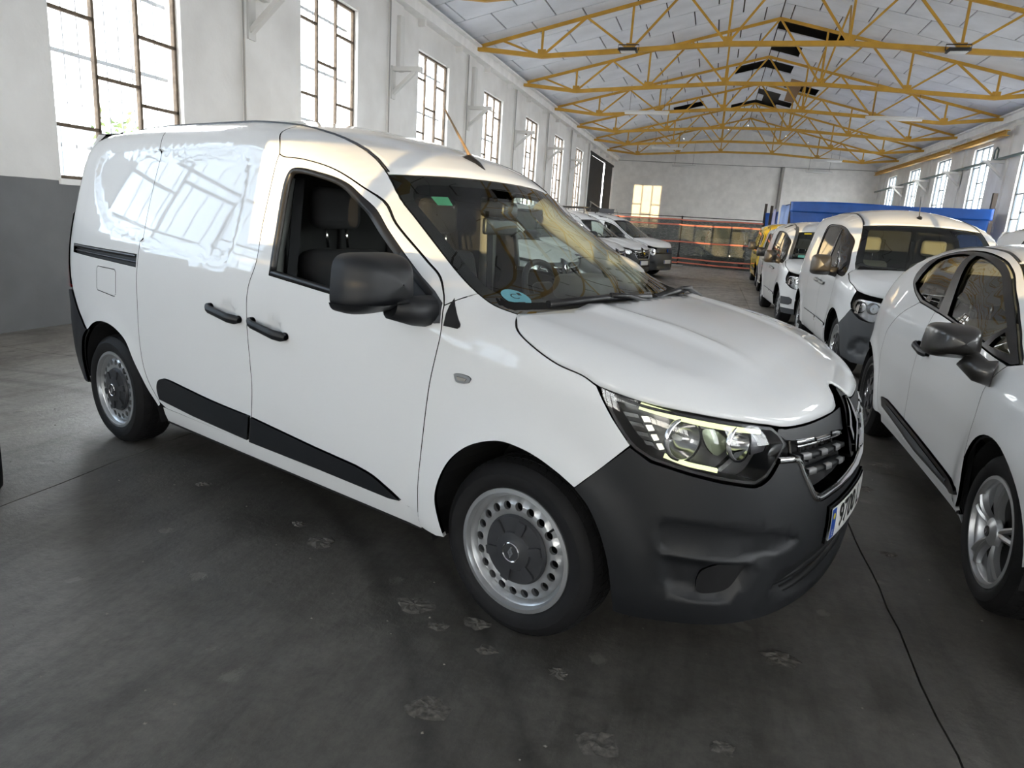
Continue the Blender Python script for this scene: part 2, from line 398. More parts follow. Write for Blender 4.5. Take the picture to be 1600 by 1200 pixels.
# floor slabs with open joints
fl = MB().box((XL - .4, YN - .4, -.25), (XR + .4, YF + .4, -.03)).build('floor', mat('dark joint filler', (.03, .028, .025), .95)); tag(fl, kind='structure')
xs = [XL - .35, -2.9, .83, 4.56, XR + .35]
ys = [YN - .35, -4.24, .16, 4.56, 8.96, 13.36, 17.76, 22.16, 26.56, 30.96, 35.36, 39.76, YF + .35]
rs = random.Random(3)
_jx = {}
def joint_pts(kind, i, a, b):
    key = (kind, i, round(a, 2), round(b, 2))
    if key not in _jx:
        n = max(8, int((b - a) / .16)); _jx[key] = [(a + (b - a) * k / n, (0 if k in (0, n) else rs.uniform(-.009, .009))) for k in range(n + 1)]
    return _jx[key]
for i in range(4):
    for j in range(len(ys) - 1):
        x0, x1, y0, y1 = xs[i], xs[i + 1], ys[j], ys[j + 1]; g = .0035
        lft = [(x0 + g + d, t) for t, d in joint_pts('x', i, y0, y1)]; rgt = [(x1 - g + d, t) for t, d in joint_pts('x', i + 1, y0, y1)]
        bot = [(t, y0 + g * .7 + d) for t, d in joint_pts('y', j, x0, x1)]; top = [(t, y1 - g * .7 + d) for t, d in joint_pts('y', j + 1, x0, x1)]
        lft[0] = bot[0] = (x0 + g, y0 + g); bot[-1] = rgt[0] = (x1 - g, y0 + g); rgt[-1] = top[-1] = (x1 - g, y1 - g); top[0] = lft[-1] = (x0 + g, y1 - g)
        poly = bot + rgt[1:] + top[::-1][1:] + lft[::-1][1:-1]
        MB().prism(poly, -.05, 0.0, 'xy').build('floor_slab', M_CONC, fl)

# spalled patches and crumbs on the slab
rp = random.Random(11)
def spall(x, y, r, seed):
    q = random.Random(seed); n = 13; V = [(x, y, .004)]; F = []
    for ring in (1, 2, 3):
        for k in range(n):
            a = 2 * PI * k / n; rr = r * ring / 3 * q.uniform(.7, 1.25); V.append((x + rr * math.cos(a) * 1.25, y + rr * math.sin(a), (.007 * q.random() if ring < 3 else .0006)))
    for k in range(n): F.append((0, 1 + k, 1 + (k + 1) % n))
    for g0 in (1, 1 + n):
        for k in range(n): F.append((g0 + k, g0 + n + k, g0 + n + (k + 1) % n, g0 + (k + 1) % n))
    return MB().add(V, F).build('spalled_patch', M_SPALL, fl)
M_SPALL = mat('broken concrete', (.085, .078, .068), .95, noise=.5, nscale=60)
for i, (x, y, r) in enumerate(((-1.44, 2.39, .05), (-.88, 2.09, .055), (-.62, 1.6, .05), (-.63, 2.06, .035), (-.14, 1.64, .05), (.39, 2.25, .05), (1.23, 4.74, .07), (-.75, 2.0, .03), (-.55, 1.93, .03), (-.3, 1.9, .03), (-1.62, 2.5, .03), (1.0, 4.2, .05), (.95, 3.3, .03), (.2, 1.75, .03), (-2.3, 2.7, .03))): spall(x, y, r, i)
crumbs = MB()
for i in range(260):
    x, y = rp.uniform(-5, 2.2), rp.uniform(1.2, 6.5); s_ = rp.uniform(.002, .006); a = rp.uniform(0, PI); V = [(x + s_ * rp.uniform(.6, 1.5) * math.cos(a + t), y + s_ * rp.uniform(.6, 1.3) * math.sin(a + t), 0) for t in (0, 1.6, 3.1, 4.7)] + [(x, y, s_ * .7)]
    crumbs.add(V, [(0, 1, 4), (1, 2, 4), (2, 3, 4), (3, 0, 4)])
tag(crumbs.build('floor_crumbs', mat('pale crumbs', (.20, .185, .16), .9), fl), kind='stuff')
WIN_L = [5.78 + 4.4 * k - (.03 if k == 1 else 0) for k in range(-2, 7)]
WIN_R = [27.54 + 4.32 * k for k in range(-8, 4)]
ZW0, ZW1, WW = 1.5, 4.78, 1.8
def wall_with_windows(name, xa, xb, wins, z0, z1, extra=()):
    mb = MB(); edges = sorted([(w, w + WW, z0, z1) for w in wins] + list(extra)); y = YN
    for a, b, c, d in edges:
        if a > y: mb.box((xa, y, -.1), (xb, a, 5.95))
        if c > 0: mb.box((xa, a, -.1), (xb, b, c))
        mb.box((xa, a, d), (xb, b, 5.95)); y = b
    mb.box((xa, y, -.1), (xb, YF, 5.95))
    o = mb.build(name, M_WALL); return tag(o, kind='structure')
wl = wall_with_windows('wall_left', XL - .3, XL, WIN_L, ZW0, ZW1, [(35.6, 43.4, 0.0, 4.95)])
wr = wall_with_windows('wall_right', XR, XR + .3, WIN_R, ZW0, 4.88)
def gable(name, y0, y1, holes=()):
    mb = MB(); xsn = sorted({XL - .3, XR + .3, XC} | {h[0] for h in holes} | {h[1] for h in holes})
    def zt(x): return 7.31 - SL * abs(x - XC) + .32
    for a, b in zip(xsn[:-1], xsn[1:]):
        hs = [h for h in holes if h[0] <= a + 1e-6 and h[1] >= b - 1e-6]
        if hs:
            h = hs[0]
            if h[2] > 0: mb.prism([(a, -.1), (b, -.1), (b, h[2]), (a, h[2])], y0, y1)
            mb.prism([(a, h[3]), (b, h[3]), (b, zt(b)), (a, zt(a))], y0, y1)
        else: mb.prism([(a, -.1), (b, -.1), (b, zt(b)), (a, zt(a))], y0, y1)
    return tag(mb.build(name, M_WHITE), kind='structure')
gable('wall_far', YF, YF + .3)
END_H = [(-6.15, -4.35, 1.5, 5.45), (-2.15, 4.15, 1.42, 2.75)]
gable('wall_near', YN - .3, YN, END_H)

# roof: deck, boards
deck = MB()
for s in (-1, 1):
    xa, xb = XC, (XL - .5 if s < 0 else XR + .5)
    za, zb = 7.31 + .42, 7.31 - SL * abs(xb - XC) + .42
    deck.add([(xa, YN - .4, za), (xb, YN - .4, zb), (xb, YF + .4, zb), (xa, YF + .4, za), (xa, YN - .4, za + .1), (xb, YN - .4, zb + .1), (xb, YF + .4, zb + .1), (xa, YF + .4, za + .1)],
             [(0, 1, 2, 3), (4, 5, 6, 7), (0, 1, 5, 4), (1, 2, 6, 5), (2, 3, 7, 6), (3, 0, 4, 7)])
ceil = tag(deck.build('ceiling', M_DECK), kind='structure')
MISS = {(4, 'R', 1.88), (4, 'R', 0.99), (6, 'R', .99), (8, 'R', .99), (8, 'L', 1.0), (10, 'R', 1.88), (12, 'R', .99), (13, 'R', 1.27), (12, 'L', -1.22), (14, 'L', 1.0), (14, 'R', .99)}
panels = []
k0 = int(math.floor((YN - 17.27) / 1.26)); k1 = int(math.ceil((YF - 17.27) / 1.26))
for k in range(k0, k1):
    y0, y1 = max(YN, 17.27 + 1.26 * k), min(YF, 17.27 + 1.26 * (k + 1))
    if y1 - y0 < .1: continue
    even = k % 2 == 0
    for side in 'LR':
        if side == 'L': js = [(-6.02 if even else -5.43) + 1.2 * n for n in range(-1, 8)]; js = [XL] + [j for j in js if XL + .08 < j < XC - .08] + [XC]
        else: js = [(1.88 if even else 1.27) + 1.2 * n for n in range(0, 8)]; js = [XC] + [j for j in js if XC + .08 < j < XR - .08] + [XR]
        for a, b in zip(js[:-1], js[1:]):
            if any(mk == k and ms == side and abs((b if side == 'L' else a) - mx) < .1 for mk, ms, mx in MISS): continue
            panels.append((a, b, y0, y1, side))
g = .017
def panel_mb(mb, a, b, y0, y1):
    a, b, y0, y1 = a + g, b - g, y0 + g, y1 - g; t = .035
    return mb.add([(a, y0, zpan(a)), (b, y0, zpan(b)), (b, y1, zpan(b)), (a, y1, zpan(a)), (a, y0, zpan(a) + t), (b, y0, zpan(b) + t), (b, y1, zpan(b) + t), (a, y1, zpan(a) + t)],
                  [(0, 3, 2, 1), (4, 5, 6, 7), (0, 1, 5, 4), (1, 2, 6, 5), (2, 3, 7, 6), (3, 0, 4, 7)])
def in_view(p): return p[2] > 11.5 and not (p[2] < 15 and (p[0] > 6 or p[1] < -5.5))
vis = sorted([p for p in panels if in_view(p)], key=lambda p: p[2])[:300]
vs_ = set(vis); rest = MB()
_pm = {}
for p in panels:
    if p in vs_:
        key = (round(p[1] - p[0], 2), round(p[3] - p[2], 2), p[4], p[0] if (p[1] - p[0]) < 1.1 else None)
        if key not in _pm:
            mb = MB(); panel_mb(mb, *p[:4]); me = mb.mesh('ceiling_panel'); me.materials.append(M_PANEL); _pm[key] = (me, p)
        me, q = _pm[key]; o = bpy.data.objects.new('ceiling_panel', me); dx = p[0] - q[0]
        o.location = (dx, p[2] - q[2], zpan((p[0] + p[1]) / 2) - zpan((q[0] + q[1]) / 2)); link(o, ceil)
    else: panel_mb(rest, *p[:4])
tag(rest.build('ceiling_panels_beyond', M_PANEL, ceil), kind='stuff')
# fallen board hanging from the ridge
MB().add([(2.0, 29.2, 7.2), (2.45, 29.2, 7.1), (2.2, 29.35, 6.35), (1.85, 29.35, 6.42), (2.0, 29.23, 7.2), (2.45, 29.23, 7.1), (2.2, 29.38, 6.35), (1.85, 29.38, 6.42)],
         [(0, 3, 2, 1), (4, 5, 6, 7), (0, 1, 5, 4), (1, 2, 6, 5), (2, 3, 7, 6), (3, 0, 4, 7)]).build('loose_board', mat('brown insulation board', (.30, .20, .12), .8), ceil)

# eaves beams and gutters
for nm, x, sg in (('trim_1', XL, 1), ('trim_2', XR, -1)):
    mb = MB(); mb.box((min(x, x + sg * .22), YN, 5.33), (max(x, x + sg * .22), YF, 5.53)); mb.box((min(x, x + sg * .34), YN, 5.53), (max(x, x + sg * .34), YF, 5.57))
    y = YN + .5
    while y < YF: mb.box((min(x, x + sg * .16), y, 5.2), (max(x, x + sg * .16), y + .07, 5.34)); y += 2.2
    tag(mb.build(nm, M_WHITE), kind='structure')

# windows
def make_window(name, x, y0, z0, z1, sg, steel, bars=True, ys=WW, axis='y', pane=None, fw=.035):
    """sg: +1 room lies towards +x. columns of panes with staggered transoms"""
    root = empty(name, (x, y0, z0), 0 if axis == 'y' else -PI / 2, kind='structure')
    H = z1 - z0; fr = MB(); w = fw; d = .05; cw = ys / 3 if ys < 2.5 else ys / round(ys / .7); nc = int(round(ys / cw)); xo = -sg * .10
    def b(a0, a1, c0, c1): fr.box((xo - d / 2, a0, c0), (xo + d / 2, a1, c1))
    b(0, w, 0, H); b(ys - w, ys, 0, H); b(0, ys, 0, w); b(0, ys, H - w, H)
    for i in range(1, nc): b(i * cw - w / 2, i * cw + w / 2, 0, H)
    for i in range(nc):
        tz = [t for t in ((.54, 1.65, 2.75) if i % 2 == 0 else (1.09, 2.2)) if t < H - .2]
        if i == 2 and nc == 3: tz = [.9, 1.64, 2.75]
        for t in tz: b(i * cw, (i + 1) * cw, t - fw / 2, t + fw / 2)
        zs = [0] + tz + [H]
        for a, c in zip(zs[:-1], zs[1:]):
            MB().box((xo - .003, i * cw + .012, a + .012), (xo + .003, (i + 1) * cw - .012, c - .012)).build('pane', pane or M_PANE, root)
    fr.build('frame', steel, root)
    if bars:
        sb = MB(); xb = -sg * .24
        for i in range(1, int(ys / .18)): sb.box((xb - .007, i * .18 - .007, 0), (xb + .007, i * .18 + .007, H))
        for t in (.35, 1.28, 2.1, 2.95):
            if t < H: sb.box((xb - .014, 0, t - .02), (xb + .014, ys, t + .02))
        sb.build('security_bars', M_BARS, root)
    return root
nw = 1
for y in WIN_L:
    make_window('window_%d' % nw, XL, y, ZW0, ZW1, 1, M_RUST, pane=M_PANE_DIM if y < 4 else None); nw += 1
for y in WIN_R:
    make_window('window_%d' % nw, XR, y, ZW0, 4.88, -1, M_BLUEST, bars=False); nw += 1
for a, b, c, d in END_H:
    o = make_window('window_%d' % nw, a, YN, c, d, 1, M_RUST, bars=False, ys=b - a, axis='x', fw=.075); nw += 1
# sills
for i, y in enumerate(WIN_L): MB().box((XL - .3, y - .03, ZW0 - .06), (XL + .03, y + WW + .03, ZW0)).build('window_sill', M_WHITE, wl)

def portal(loc, sx, sy, rot):
    l = bpy.data.lights.new('window_daylight_guide', 'AREA'); l.shape = 'RECTANGLE'; l.size = sx; l.size_y = sy; l.cycles.is_portal = True
    o = bpy.data.objects.new('window_daylight_guide', l); o.location = loc; o.rotation_euler = rot; link(o)
for y in WIN_L: portal((XL - .32, y + WW / 2, (ZW0 + ZW1) / 2), ZW1 - ZW0, WW, (0, R(-90), 0))
for y in WIN_R: portal((XR + .32, y + WW / 2, (ZW0 + 4.88) / 2), 4.88 - ZW0, WW, (0, R(90), 0))
for a, b, c, d in END_H: portal(((a + b) / 2, YN - .32, (c + d) / 2), b - a, d - c, (R(90), 0, 0))

# wall piers, brackets, conduits
PIER = [8.72 + 4.4 * k for k in range(-2, 7)]
pm = MB()
for y in PIER: pm.box((XL, y, 0), (XL + .06, y + .55, 5.33))
tag(pm.build('trim_3', M_WALL), kind='structure')
pm = MB()
for k in range(-6, 5): y = 25.9 + 4.3 * k; pm.box((XR - .06, y, 0), (XR, y + .5, 5.33))
tag(pm.build('trim_4', M_WALL), kind='structure')
M_BRK = mat('white painted bracket', (.70, .69, .665), .6)
def bracket(y, x, sg, z, lab):
    r = empty('wall_bracket', (x, y, z), 0, lab, 'bracket', 'wall brackets')
    MB().bar((0, 0, .45), (sg * .62, 0, .45), .11, .08).build('arm', M_BRK, r)
    MB().bar((sg * .02, 0, 0), (sg * .50, 0, .42), .09, .07).build('strut', M_BRK, r)
    MB().box((-.01, -.08, -.1), (sg * .03 + .01, .08, .5)).build('back_plate', M_BRK, r)
    return r
onum = ['first', 'second', 'third', 'fourth', 'fifth', 'sixth', 'seventh', 'eighth', 'ninth', 'tenth']
for i, y in enumerate(PIER[2:8]): bracket(y + .12, XL + .05, 1, 3.65, 'white triangular steel bracket on left wall, %s from the camera end' % onum[i])
for i, k in enumerate(range(0, 4)): bracket(26.05 + 4.12 * k, XR - .05, -1, 3.72, 'white triangular bracket under the pipe on right wall, %s from the camera end' % onum[i])
cm = MB()
for y in PIER[2:]: cm.tube([(XL + .08, y - .06, .2), (XL + .08, y - .06, 5.3)], .013, 6)
tag(cm.build('trim_5', mat('grey conduit', (.38, .37, .36), .6)), kind='structure')
for y in PIER[2:5]: tag(MB().cbox((XL + .1, y + .35, 4.6), (.10, .18, 1.0), .01).build('cable_box', M_BRK), 'white painted cable trunk on left wall %s' % {PIER[2]: 'beside the nearest window', PIER[3]: 'between second and third windows', PIER[4]: 'between third and fourth windows'}[y], 'cable box')
pipe = empty('wall_pipe', (XR - .2, 0, 4.27), 0, 'green grey pipe running along the right wall across the windows', 'pipe')
MB().tube([(0, 2, 0), (0, YF - .3, -.02)], .045, 10).build('pipe_run', M_GREENST, pipe)
MB().tube([(0, 26.35, 0), (0, 26.35, .3), (0, 26.5, .38), (0, 26.65, .3), (0, 26.65, .05)], .025, 8).build('pipe_bend', M_GREENST, pipe)
for ya, yb, za, zb, lab in ((25.6, 30.85, 4.98, 5.02, 'yellow steel I-beam high on the right wall, nearer piece'), (31.1, 44.3, 5.02, 5.22, 'long yellow steel I-beam on right wall reaching the far wall')):
    r = empty('crane_beam', (XR - .32, ya, za), 0, lab, 'beam'); L = yb - ya
    for nm, dz, w, h in (('top_flange', .075, .16, .02), ('bottom_flange', -.075, .16, .02), ('web', 0, .02, .15)):
        MB().bar((0, 0, dz), (0, L, zb - za + dz), w, h).build(nm, M_YEL, r)
    MB().bar((.1, .15, .07), (.3, .15, .3), .05).build('hanger', M_WHITE, r)

# trusses
def truss_members():
    m = []
    bot = [(-7.46, 5.52), (-5.63, 5.335), (-3.48, 5.47), (-1.28, 5.61), (1.28, 5.615), (3.48, 5.47), (5.63, 5.335), (7.46, 5.52)]
    for a, b in zip(bot[:-1], bot[1:]): m.append(('bottom_chord', a, b, .10))
    T = lambda x: (x, 7.31 - SL * abs(x))
    for s in (-1, 1):
        m.append(('top_chord', (s * 7.46, 5.5), (0, 7.31), .072))
        for bx, bz in ((5.63, 5.335), (3.48, 5.47), (1.28, 5.61)): m.append(('post', (s * bx, bz), T(s * bx), .05))
        for (bx, bz), tx in (((5.63, 5.335), 6.65), ((5.63, 5.335), 4.57), ((3.48, 5.47), 4.57), ((3.48, 5.47), 2.34), ((1.28, 5.61), 2.34), ((1.28, 5.61), 0.0)):
            m.append(('diagonal', (s * bx, bz), T(s * tx), .048))
    return m
TM = []
for nm, a, b, w in truss_members():
    me = MB().bar((a[0], 0, a[1]), (b[0], 0, b[1]), w, w, up=(0, 1, 0)).mesh(nm); me.materials.append(M_YEL); TM.append((nm, me))
GUS = []
for s in (-1, 1):
    for bx, bz in ((5.63, 5.335), (3.48, 5.47), (1.28, 5.61)):
        me = MB().box((s * bx - .1, -.012, bz - .03), (s * bx + .1, .012, bz + .16)).mesh('gusset_plate'); me.materials.append(M_YEL); GUS.append(me)
TY = [4.5 + 4.4 * k for k in range(0, 9)]
for i, y in enumerate(TY):
    lab = 'yellow steel lattice roof truss, %s' % (['overhead beside the van', 'overhead above the aisle', 'cut by the top edge of the photo', 'nearest whole one, carrying floodlights', 'second whole one from the camera', 'third whole one, carrying tube lamps', 'fourth whole one from the camera', 'second from the far wall', 'last one before the far wall'][i])
    r = empty('roof_truss', (XC, y, 0), 0, lab, 'truss', 'yellow roof trusses')
    for nm, me in TM: link(bpy.data.objects.new(nm, me), r)
    for me in GUS: link(bpy.data.objects.new('gusset_plate', me), r)
# longitudinal ties between the truss nodes
for i, (y0, y1) in enumerate(zip(TY[3:6], TY[4:7])):
    r = empty('roof_brace', (2.28, y0, 5.63), 0, 'thin yellow diagonal brace rising from the %s truss with floodlights or lamps' % onum[i], 'brace')
    MB().bar((0, 0, 0), (.2, (y1 - y0) * .5, 1.35), .04).build('diagonal', M_YEL, r); MB().bar((0, y1 - y0, 0), (.2, (y1 - y0) * .5, 1.35), .04).build('diagonal', M_YEL, r)

# lamps
def tube_lamp(x0, x1, y, z, lab, chains=True):
    r = empty('tube_lamp', ((x0 + x1) / 2, y, z), 0, lab, 'lamp', 'tube lamps under the trusses'); L = x1 - x0
    MB().cbox((0, 0, .05), (L, .14, .06), .012).build('housing', M_FIX, r)
    MB().tube([(-L / 2 + .03, 0, 0), (L / 2 - .03, 0, 0)], .05, 12).build('diffuser', M_LENSF, r)
    if chains:
        for s in (-1, 1): MB().tube([(s * L * .38, 0, .06), (s * L * .38, .0, zpan((x0 + x1) / 2 + s * L * .38) - z - .01)], .006, 5).build('chain', M_DARKPL, r)
    return r
tube_lamp(-3.67, -2.08, 26.2, 5.38, 'white tube lamp hanging below the trusses, left of centre')
tube_lamp(4.24, 5.95, 26.2, 5.38, 'white tube lamp hanging below the trusses, right of centre')
tube_lamp(-3.65, -2.09, 37.0, 5.38, 'white tube lamp hanging near the far trusses')
tube_lamp(-3.02, -1.63, 44.2, 5.2, 'thin tube lamp against the far wall, left one')
tube_lamp(4.49, 5.93, 44.2, 5.18, 'thin tube lamp against the far wall, right of the column')
tube_lamp(4.3, 5.7, 39.6, 5.36, 'tube lamp on the far truss at right')
for x, lab in ((4.39, 'flat black floodlight on the truss, right one'), (-2.5, 'flat black floodlight on the truss, left one')):
    r = empty('floodlight', (x, 17.55, 5.44), 0, lab, 'floodlight', 'black floodlights')
    MB().cbox((0, 0, 0), (.42, .3, .07), .015).build('housing', M_DARKPL, r); MB().cbox((0, -.01, -.04), (.34, .22, .015), .004).build('lens', M_LENSF, r)
    MB().tube([(-.24, 0, 0), (-.24, 0, .12), (.24, 0, .12), (.24, 0, 0)], .012, 6).build('bracket', M_DARKPL, r)

# far wall column, cable, side gate
tag(MB().box((3.38, YF - .22, 0), (3.9, YF, 5.38)).build('trim_6', M_WHITE), kind='structure')
tag(MB().tube([(3.22, YF - .06, 0), (3.22, YF - .06, 5.38)], .04, 8).tube([(XL, YF - .05, 5.42), (XC, YF - .05, 5.38), (XR, YF - .05, 5.4)], .02, 6).build('trim_7', mat('grey conduit', (.38, .37, .36), .6)), kind='structure')
gt = empty('sliding_gate', (XL, 35.6, 0), 0, 'tall charcoal steel gate at the far end of the left wall, slit of daylight', 'gate')
def leaf(nm, poly, x): MB().prism(poly, x - .03, x + .03, 'yz').build(nm, M_BLACKST, gt)
leaf('gate_leaf', [(1.15, 0), (5.3, 0), (5.3, 4.9), (.35, 4.9), (.35, 3.2)], -.12); leaf('gate_leaf', [(5.2, 0), (7.8, 0), (7.8, 4.9), (5.2, 4.9)], .02)
leaf('post', [(0, 0), (.4, 0), (.4, 4.9), (0, 4.9)], .04)
MB().bar((0.02, 1.3, 2.6), (.02, 5.2, 2.35), .05).build('rail', mat('grey steel rail', (.25, .24, .22), .5), gt); MB().bar((0.02, .9, .3), (.02, 1.5, 2.6), .05).build('stay', mat('grey steel rail', (.25, .24, .22), .5), gt)
MB().box((-.05, -.1, 4.9), (.1, 8, 5.0)).build('track', M_BLACKST, gt)
tag(MB().box((XR - .5, 25.0, 0), (XR - .38, 25.12, 3.15)).build('timber_post', mat('dark weathered wood', (.06, .045, .035), .8)), 'dark weathered wooden post leaning by the right wall', 'post')
tag(MB().cbox((XL + .1, 20.95, 2.75), (.12, .25, .3), .01).build('junction_box', mat('grey box', (.3, .3, .29), .6)), 'small grey junction box on left wall above the van roof', 'box')

# outside
tag(MB().box((-60, -40, -.5), (60, 80, -.12)).build('yard_ground', mat('pale yard gravel', (.42, .42, .43), .9)), kind='structure')
nb = empty('neighbour_building', (-13.5, 6, -.1), 0, 'pale pink building seen through the nearest left window', 'building')
MB().box((-3, 0, 0), (0, 5.2, 3.0)).build('wall', mat('pale pink render', (.62, .5, .45), .9), nb); MB().box((-3.2, -.2, 3.0), (.2, 5.4, 3.12)).build('roof', mat('terracotta', (.4, .2, .13), .9), nb)
fc = empty('yard_fence', (-12.6, 11.0, -.1), 0, 'grey corrugated fence seen through the nearest left window', 'fence')
for i in range(40): MB().box((0, i * .25, 0), (.05, i * .25 + .22, 2.75)).build('sheet', mat('grey sheet', (.30, .33, .36), .7), fc)
hd = MB().box((-11.8, 12.9, -.12), (-11.7, 13.0, 1.5)); rr = random.Random(5)
for i in range(1500):
    c = Vector((-11.6 + rr.uniform(-.4, .5), 11.2 + rr.uniform(0, 3.5), rr.uniform(.3, 2.7) + rr.uniform(-.3, .3))); s = rr.uniform(.04, .08); u = Vector((rr.uniform(-1, 1), rr.uniform(-1, 1), rr.uniform(-1, 1))).normalized(); v = u.orthogonal().normalized()
    hd.add([c - u * s, c + v * s * .5, c + u * s, c - v * s * .5], [(0, 1, 2, 3)])
tag(hd.build('yard_hedge', mat('leaf green', (.10, .17, .05), .7), fix=False), 'green hedge seen through the nearest left window', 'hedge')
# ------------------------------------------------------------------ vehicle bodies
# vehicle frame: x forward (front axle at 0), y to the left, z up. A body is a wall surface W(s,z):
# s runs along the plan outline (s = x on the flank), the wall leans in by inset(s,z).
M_PAINT = mat('white car paint', (.77, .78, .79), .38, coat=1.0, spec=.08, coat_ior=1.5)
M_YPAINT = mat('yellow car paint', (.90, .60, .015), .3, coat=1.0, spec=.15)
M_BPLAS = mat('black grained bumper plastic', (.0075, .0085, .0105), .5, bump=.05, bscale=400)
M_GPLAS = mat('grey bumper plastic', (.055, .06, .068), .5)
M_TRIM = mat('satin black trim', (.012, .012, .013), .35)
M_GAP = mat('dark inner body', (.008, .008, .009), .8)
M_CHROME = mat('chrome', (.75, .75, .76), .08, metal=1.0)
M_SILV = mat('silver wheel paint', (.50, .51, .52), .33, metal=.75)
M_STEELD = mat('dark steel wheel', (.03, .03, .032), .5, metal=.3)
M_RUB = mat('tyre rubber', (.009, .009, .010), .7, spec=.3, noise=.15, nscale=20)
M_GLASSW = glass_mat('windscreen glass', (.80, .87, .82), .035)
M_GLASSD = glass_mat('tinted side glass', (.30, .33, .32), .06)
M_GLASSC = glass_mat('clear lamp lens', (.95, .96, .96), .05)
M_FRIT = mat('black glass border', (.004, .004, .0045), .6, spec=.1)
M_RED = mat('red lamp plastic', (.42, .015, .015), .15, coat=1)
M_SEAT = mat('charcoal seat cloth', (.018, .018, .021), .9)
M_TAN = mat('sun toned dashboard plastic', (.085, .08, .07), .6)  # tan base colour takes in the warm sunlight on the dashboard
M_GREYI = mat('grey interior trim', (.20, .20, .195), .7)
M_PILLI = mat('pale pillar trim', (.42, .41, .38), .7)
M_LED = mat('lit light guide', (.5, .55, .3), .3, emit=(.90, 1.0, .50), estr=.42)
M_LEDW = mat('lit white light guide', (.6, .6, .55), .3, emit=(1.0, .98, .82), estr=.36)
M_SILR = mat('lamp reflector silver', (.38, .38, .38), .14, metal=1)
M_PLATE = mat('number plate white', (.78, .78, .76), .35)
M_PBLUE = mat('number plate blue', (.01, .06, .35), .35)
M_INK = mat('black ink', (.006, .006, .006), .5)

class Body:
    def __init__(s, plan, side, front, rear, ztop, amp, flare=()):
        P = [np.array(p, float) for p in plan]; n = len(P)
        Q = [P[1] * [1, -1]] + P + [P[-2] * [1, -1]]
        pts = []
        for i in range(n - 1):
            p0, p1, p2, p3 = Q[i:i + 4]
            def tj(a, b): return max(1e-6, np.linalg.norm(b - a)) ** .5
            t0 = 0; t1 = tj(p0, p1); t2 = t1 + tj(p1, p2); t3 = t2 + tj(p2, p3)
            for t in np.linspace(t1, t2, 24, endpoint=False):
                A1 = (t1 - t) / (t1 - t0) * p0 + (t - t0) / (t1 - t0) * p1; A2 = (t2 - t) / (t2 - t1) * p1 + (t - t1) / (t2 - t1) * p2; A3 = (t3 - t) / (t3 - t2) * p2 + (t - t2) / (t3 - t2) * p3
                B1 = (t2 - t) / (t2 - t0) * A1 + (t - t0) / (t2 - t0) * A2; B2 = (t3 - t) / (t3 - t1) * A2 + (t - t1) / (t3 - t1) * A3
                pts.append((t2 - t) / (t2 - t1) * B1 + (t - t1) / (t2 - t1) * B2)
        pts.append(P[-1]); s.p = np.array(pts)
        s.s = np.concatenate([[0], np.cumsum(np.linalg.norm(np.diff(s.p, axis=0), axis=1))])
        k = [i for i in range(len(s.p)) if s.p[i][0] <= 0][-1]
        if k + 1 < len(s.p):
            f = -s.p[k][0] / (s.p[k + 1][0] - s.p[k][0]); s.s -= s.s[k] + f * (s.s[k + 1] - s.s[k])
        t = np.gradient(s.p, axis=0); t /= np.linalg.norm(t, axis=1)[:, None]; s.n = np.stack([-t[:, 1], t[:, 0]], 1)
        # soften the normals a little so highlights run smoothly round the corners
        ker = np.ones(9) / 9
        for c in (0, 1): s.n[4:-4, c] = np.convolve(s.n[:, c], ker, 'valid')
        s.side, s.front, s.rear, s.ztop, s.amp, s.flare = side, front, rear, ztop, amp, flare; s.rnd = pchip([0, .02, .05, .09, .15, .21], [1, .62, .30, .11, .02, 0])
        s.s0, s.s1 = s.s[0], s.s[-1]
    def pts(s, q, off=0.0, sgn=-1):
        q = np.asarray(q, float).reshape(-1, 2); ss, z = q[:, 0], q[:, 1]
        mir = np.where(ss > s.s1, -1.0, 1.0); ss = np.where(ss > s.s1, 2 * s.s1 - ss, ss)   # past the front centre line: other side
        mir = np.where(ss < s.s0, -mir, mir); ss = np.where(ss < s.s0, 2 * s.s0 - ss, ss)
        x = np.interp(ss, s.s, s.p[:, 0]); y = np.interp(ss, s.s, s.p[:, 1]); nx = np.interp(ss, s.s, s.n[:, 0]); ny = np.interp(ss, s.s, s.n[:, 1])
        l = np.hypot(nx, ny); nx /= l; ny /= l; ws = ny * ny
        o = np.where(nx > 0, s.front(z), s.rear(z))
        d = ws * (s.side(z) + s.rnd(s.ztop(ss) - z) * s.amp(ss)) + (1 - ws) * o
        for cx, cz, r0, r1, h in s.flare:
            rr = np.hypot(ss - cx, z - cz); t = np.clip((r1 - rr) / (r1 - r0), 0, 1); d = d - h * t * t * (3 - 2 * t) * ws
        d = d - off
        return np.stack([x - nx * d, sgn * mir * (y - ny * d), z], 1)
    def nrm(s, q, sgn=-1, off=0.0):
        q = np.asarray(q, float).reshape(-1, 2); e = 2e-3; off = np.asarray(off)
        a = s.pts(q + [e, 0], off, sgn) - s.pts(q - [e, 0], off, sgn); b = s.pts(q + [0, e], off, sgn) - s.pts(q - [0, e], off, sgn)
        n = np.cross(a, b) * (-sgn)
        n /= np.maximum(np.linalg.norm(n, axis=1), 1e-9)[:, None]; return n
    def edge(s, ss, sgn=-1, off=0.0):
        """top edge of the wall"""
        ss = np.atleast_1d(np.asarray(ss, float)); return s.pts(np.stack([ss, s.ztop(ss)], 1), off, sgn)

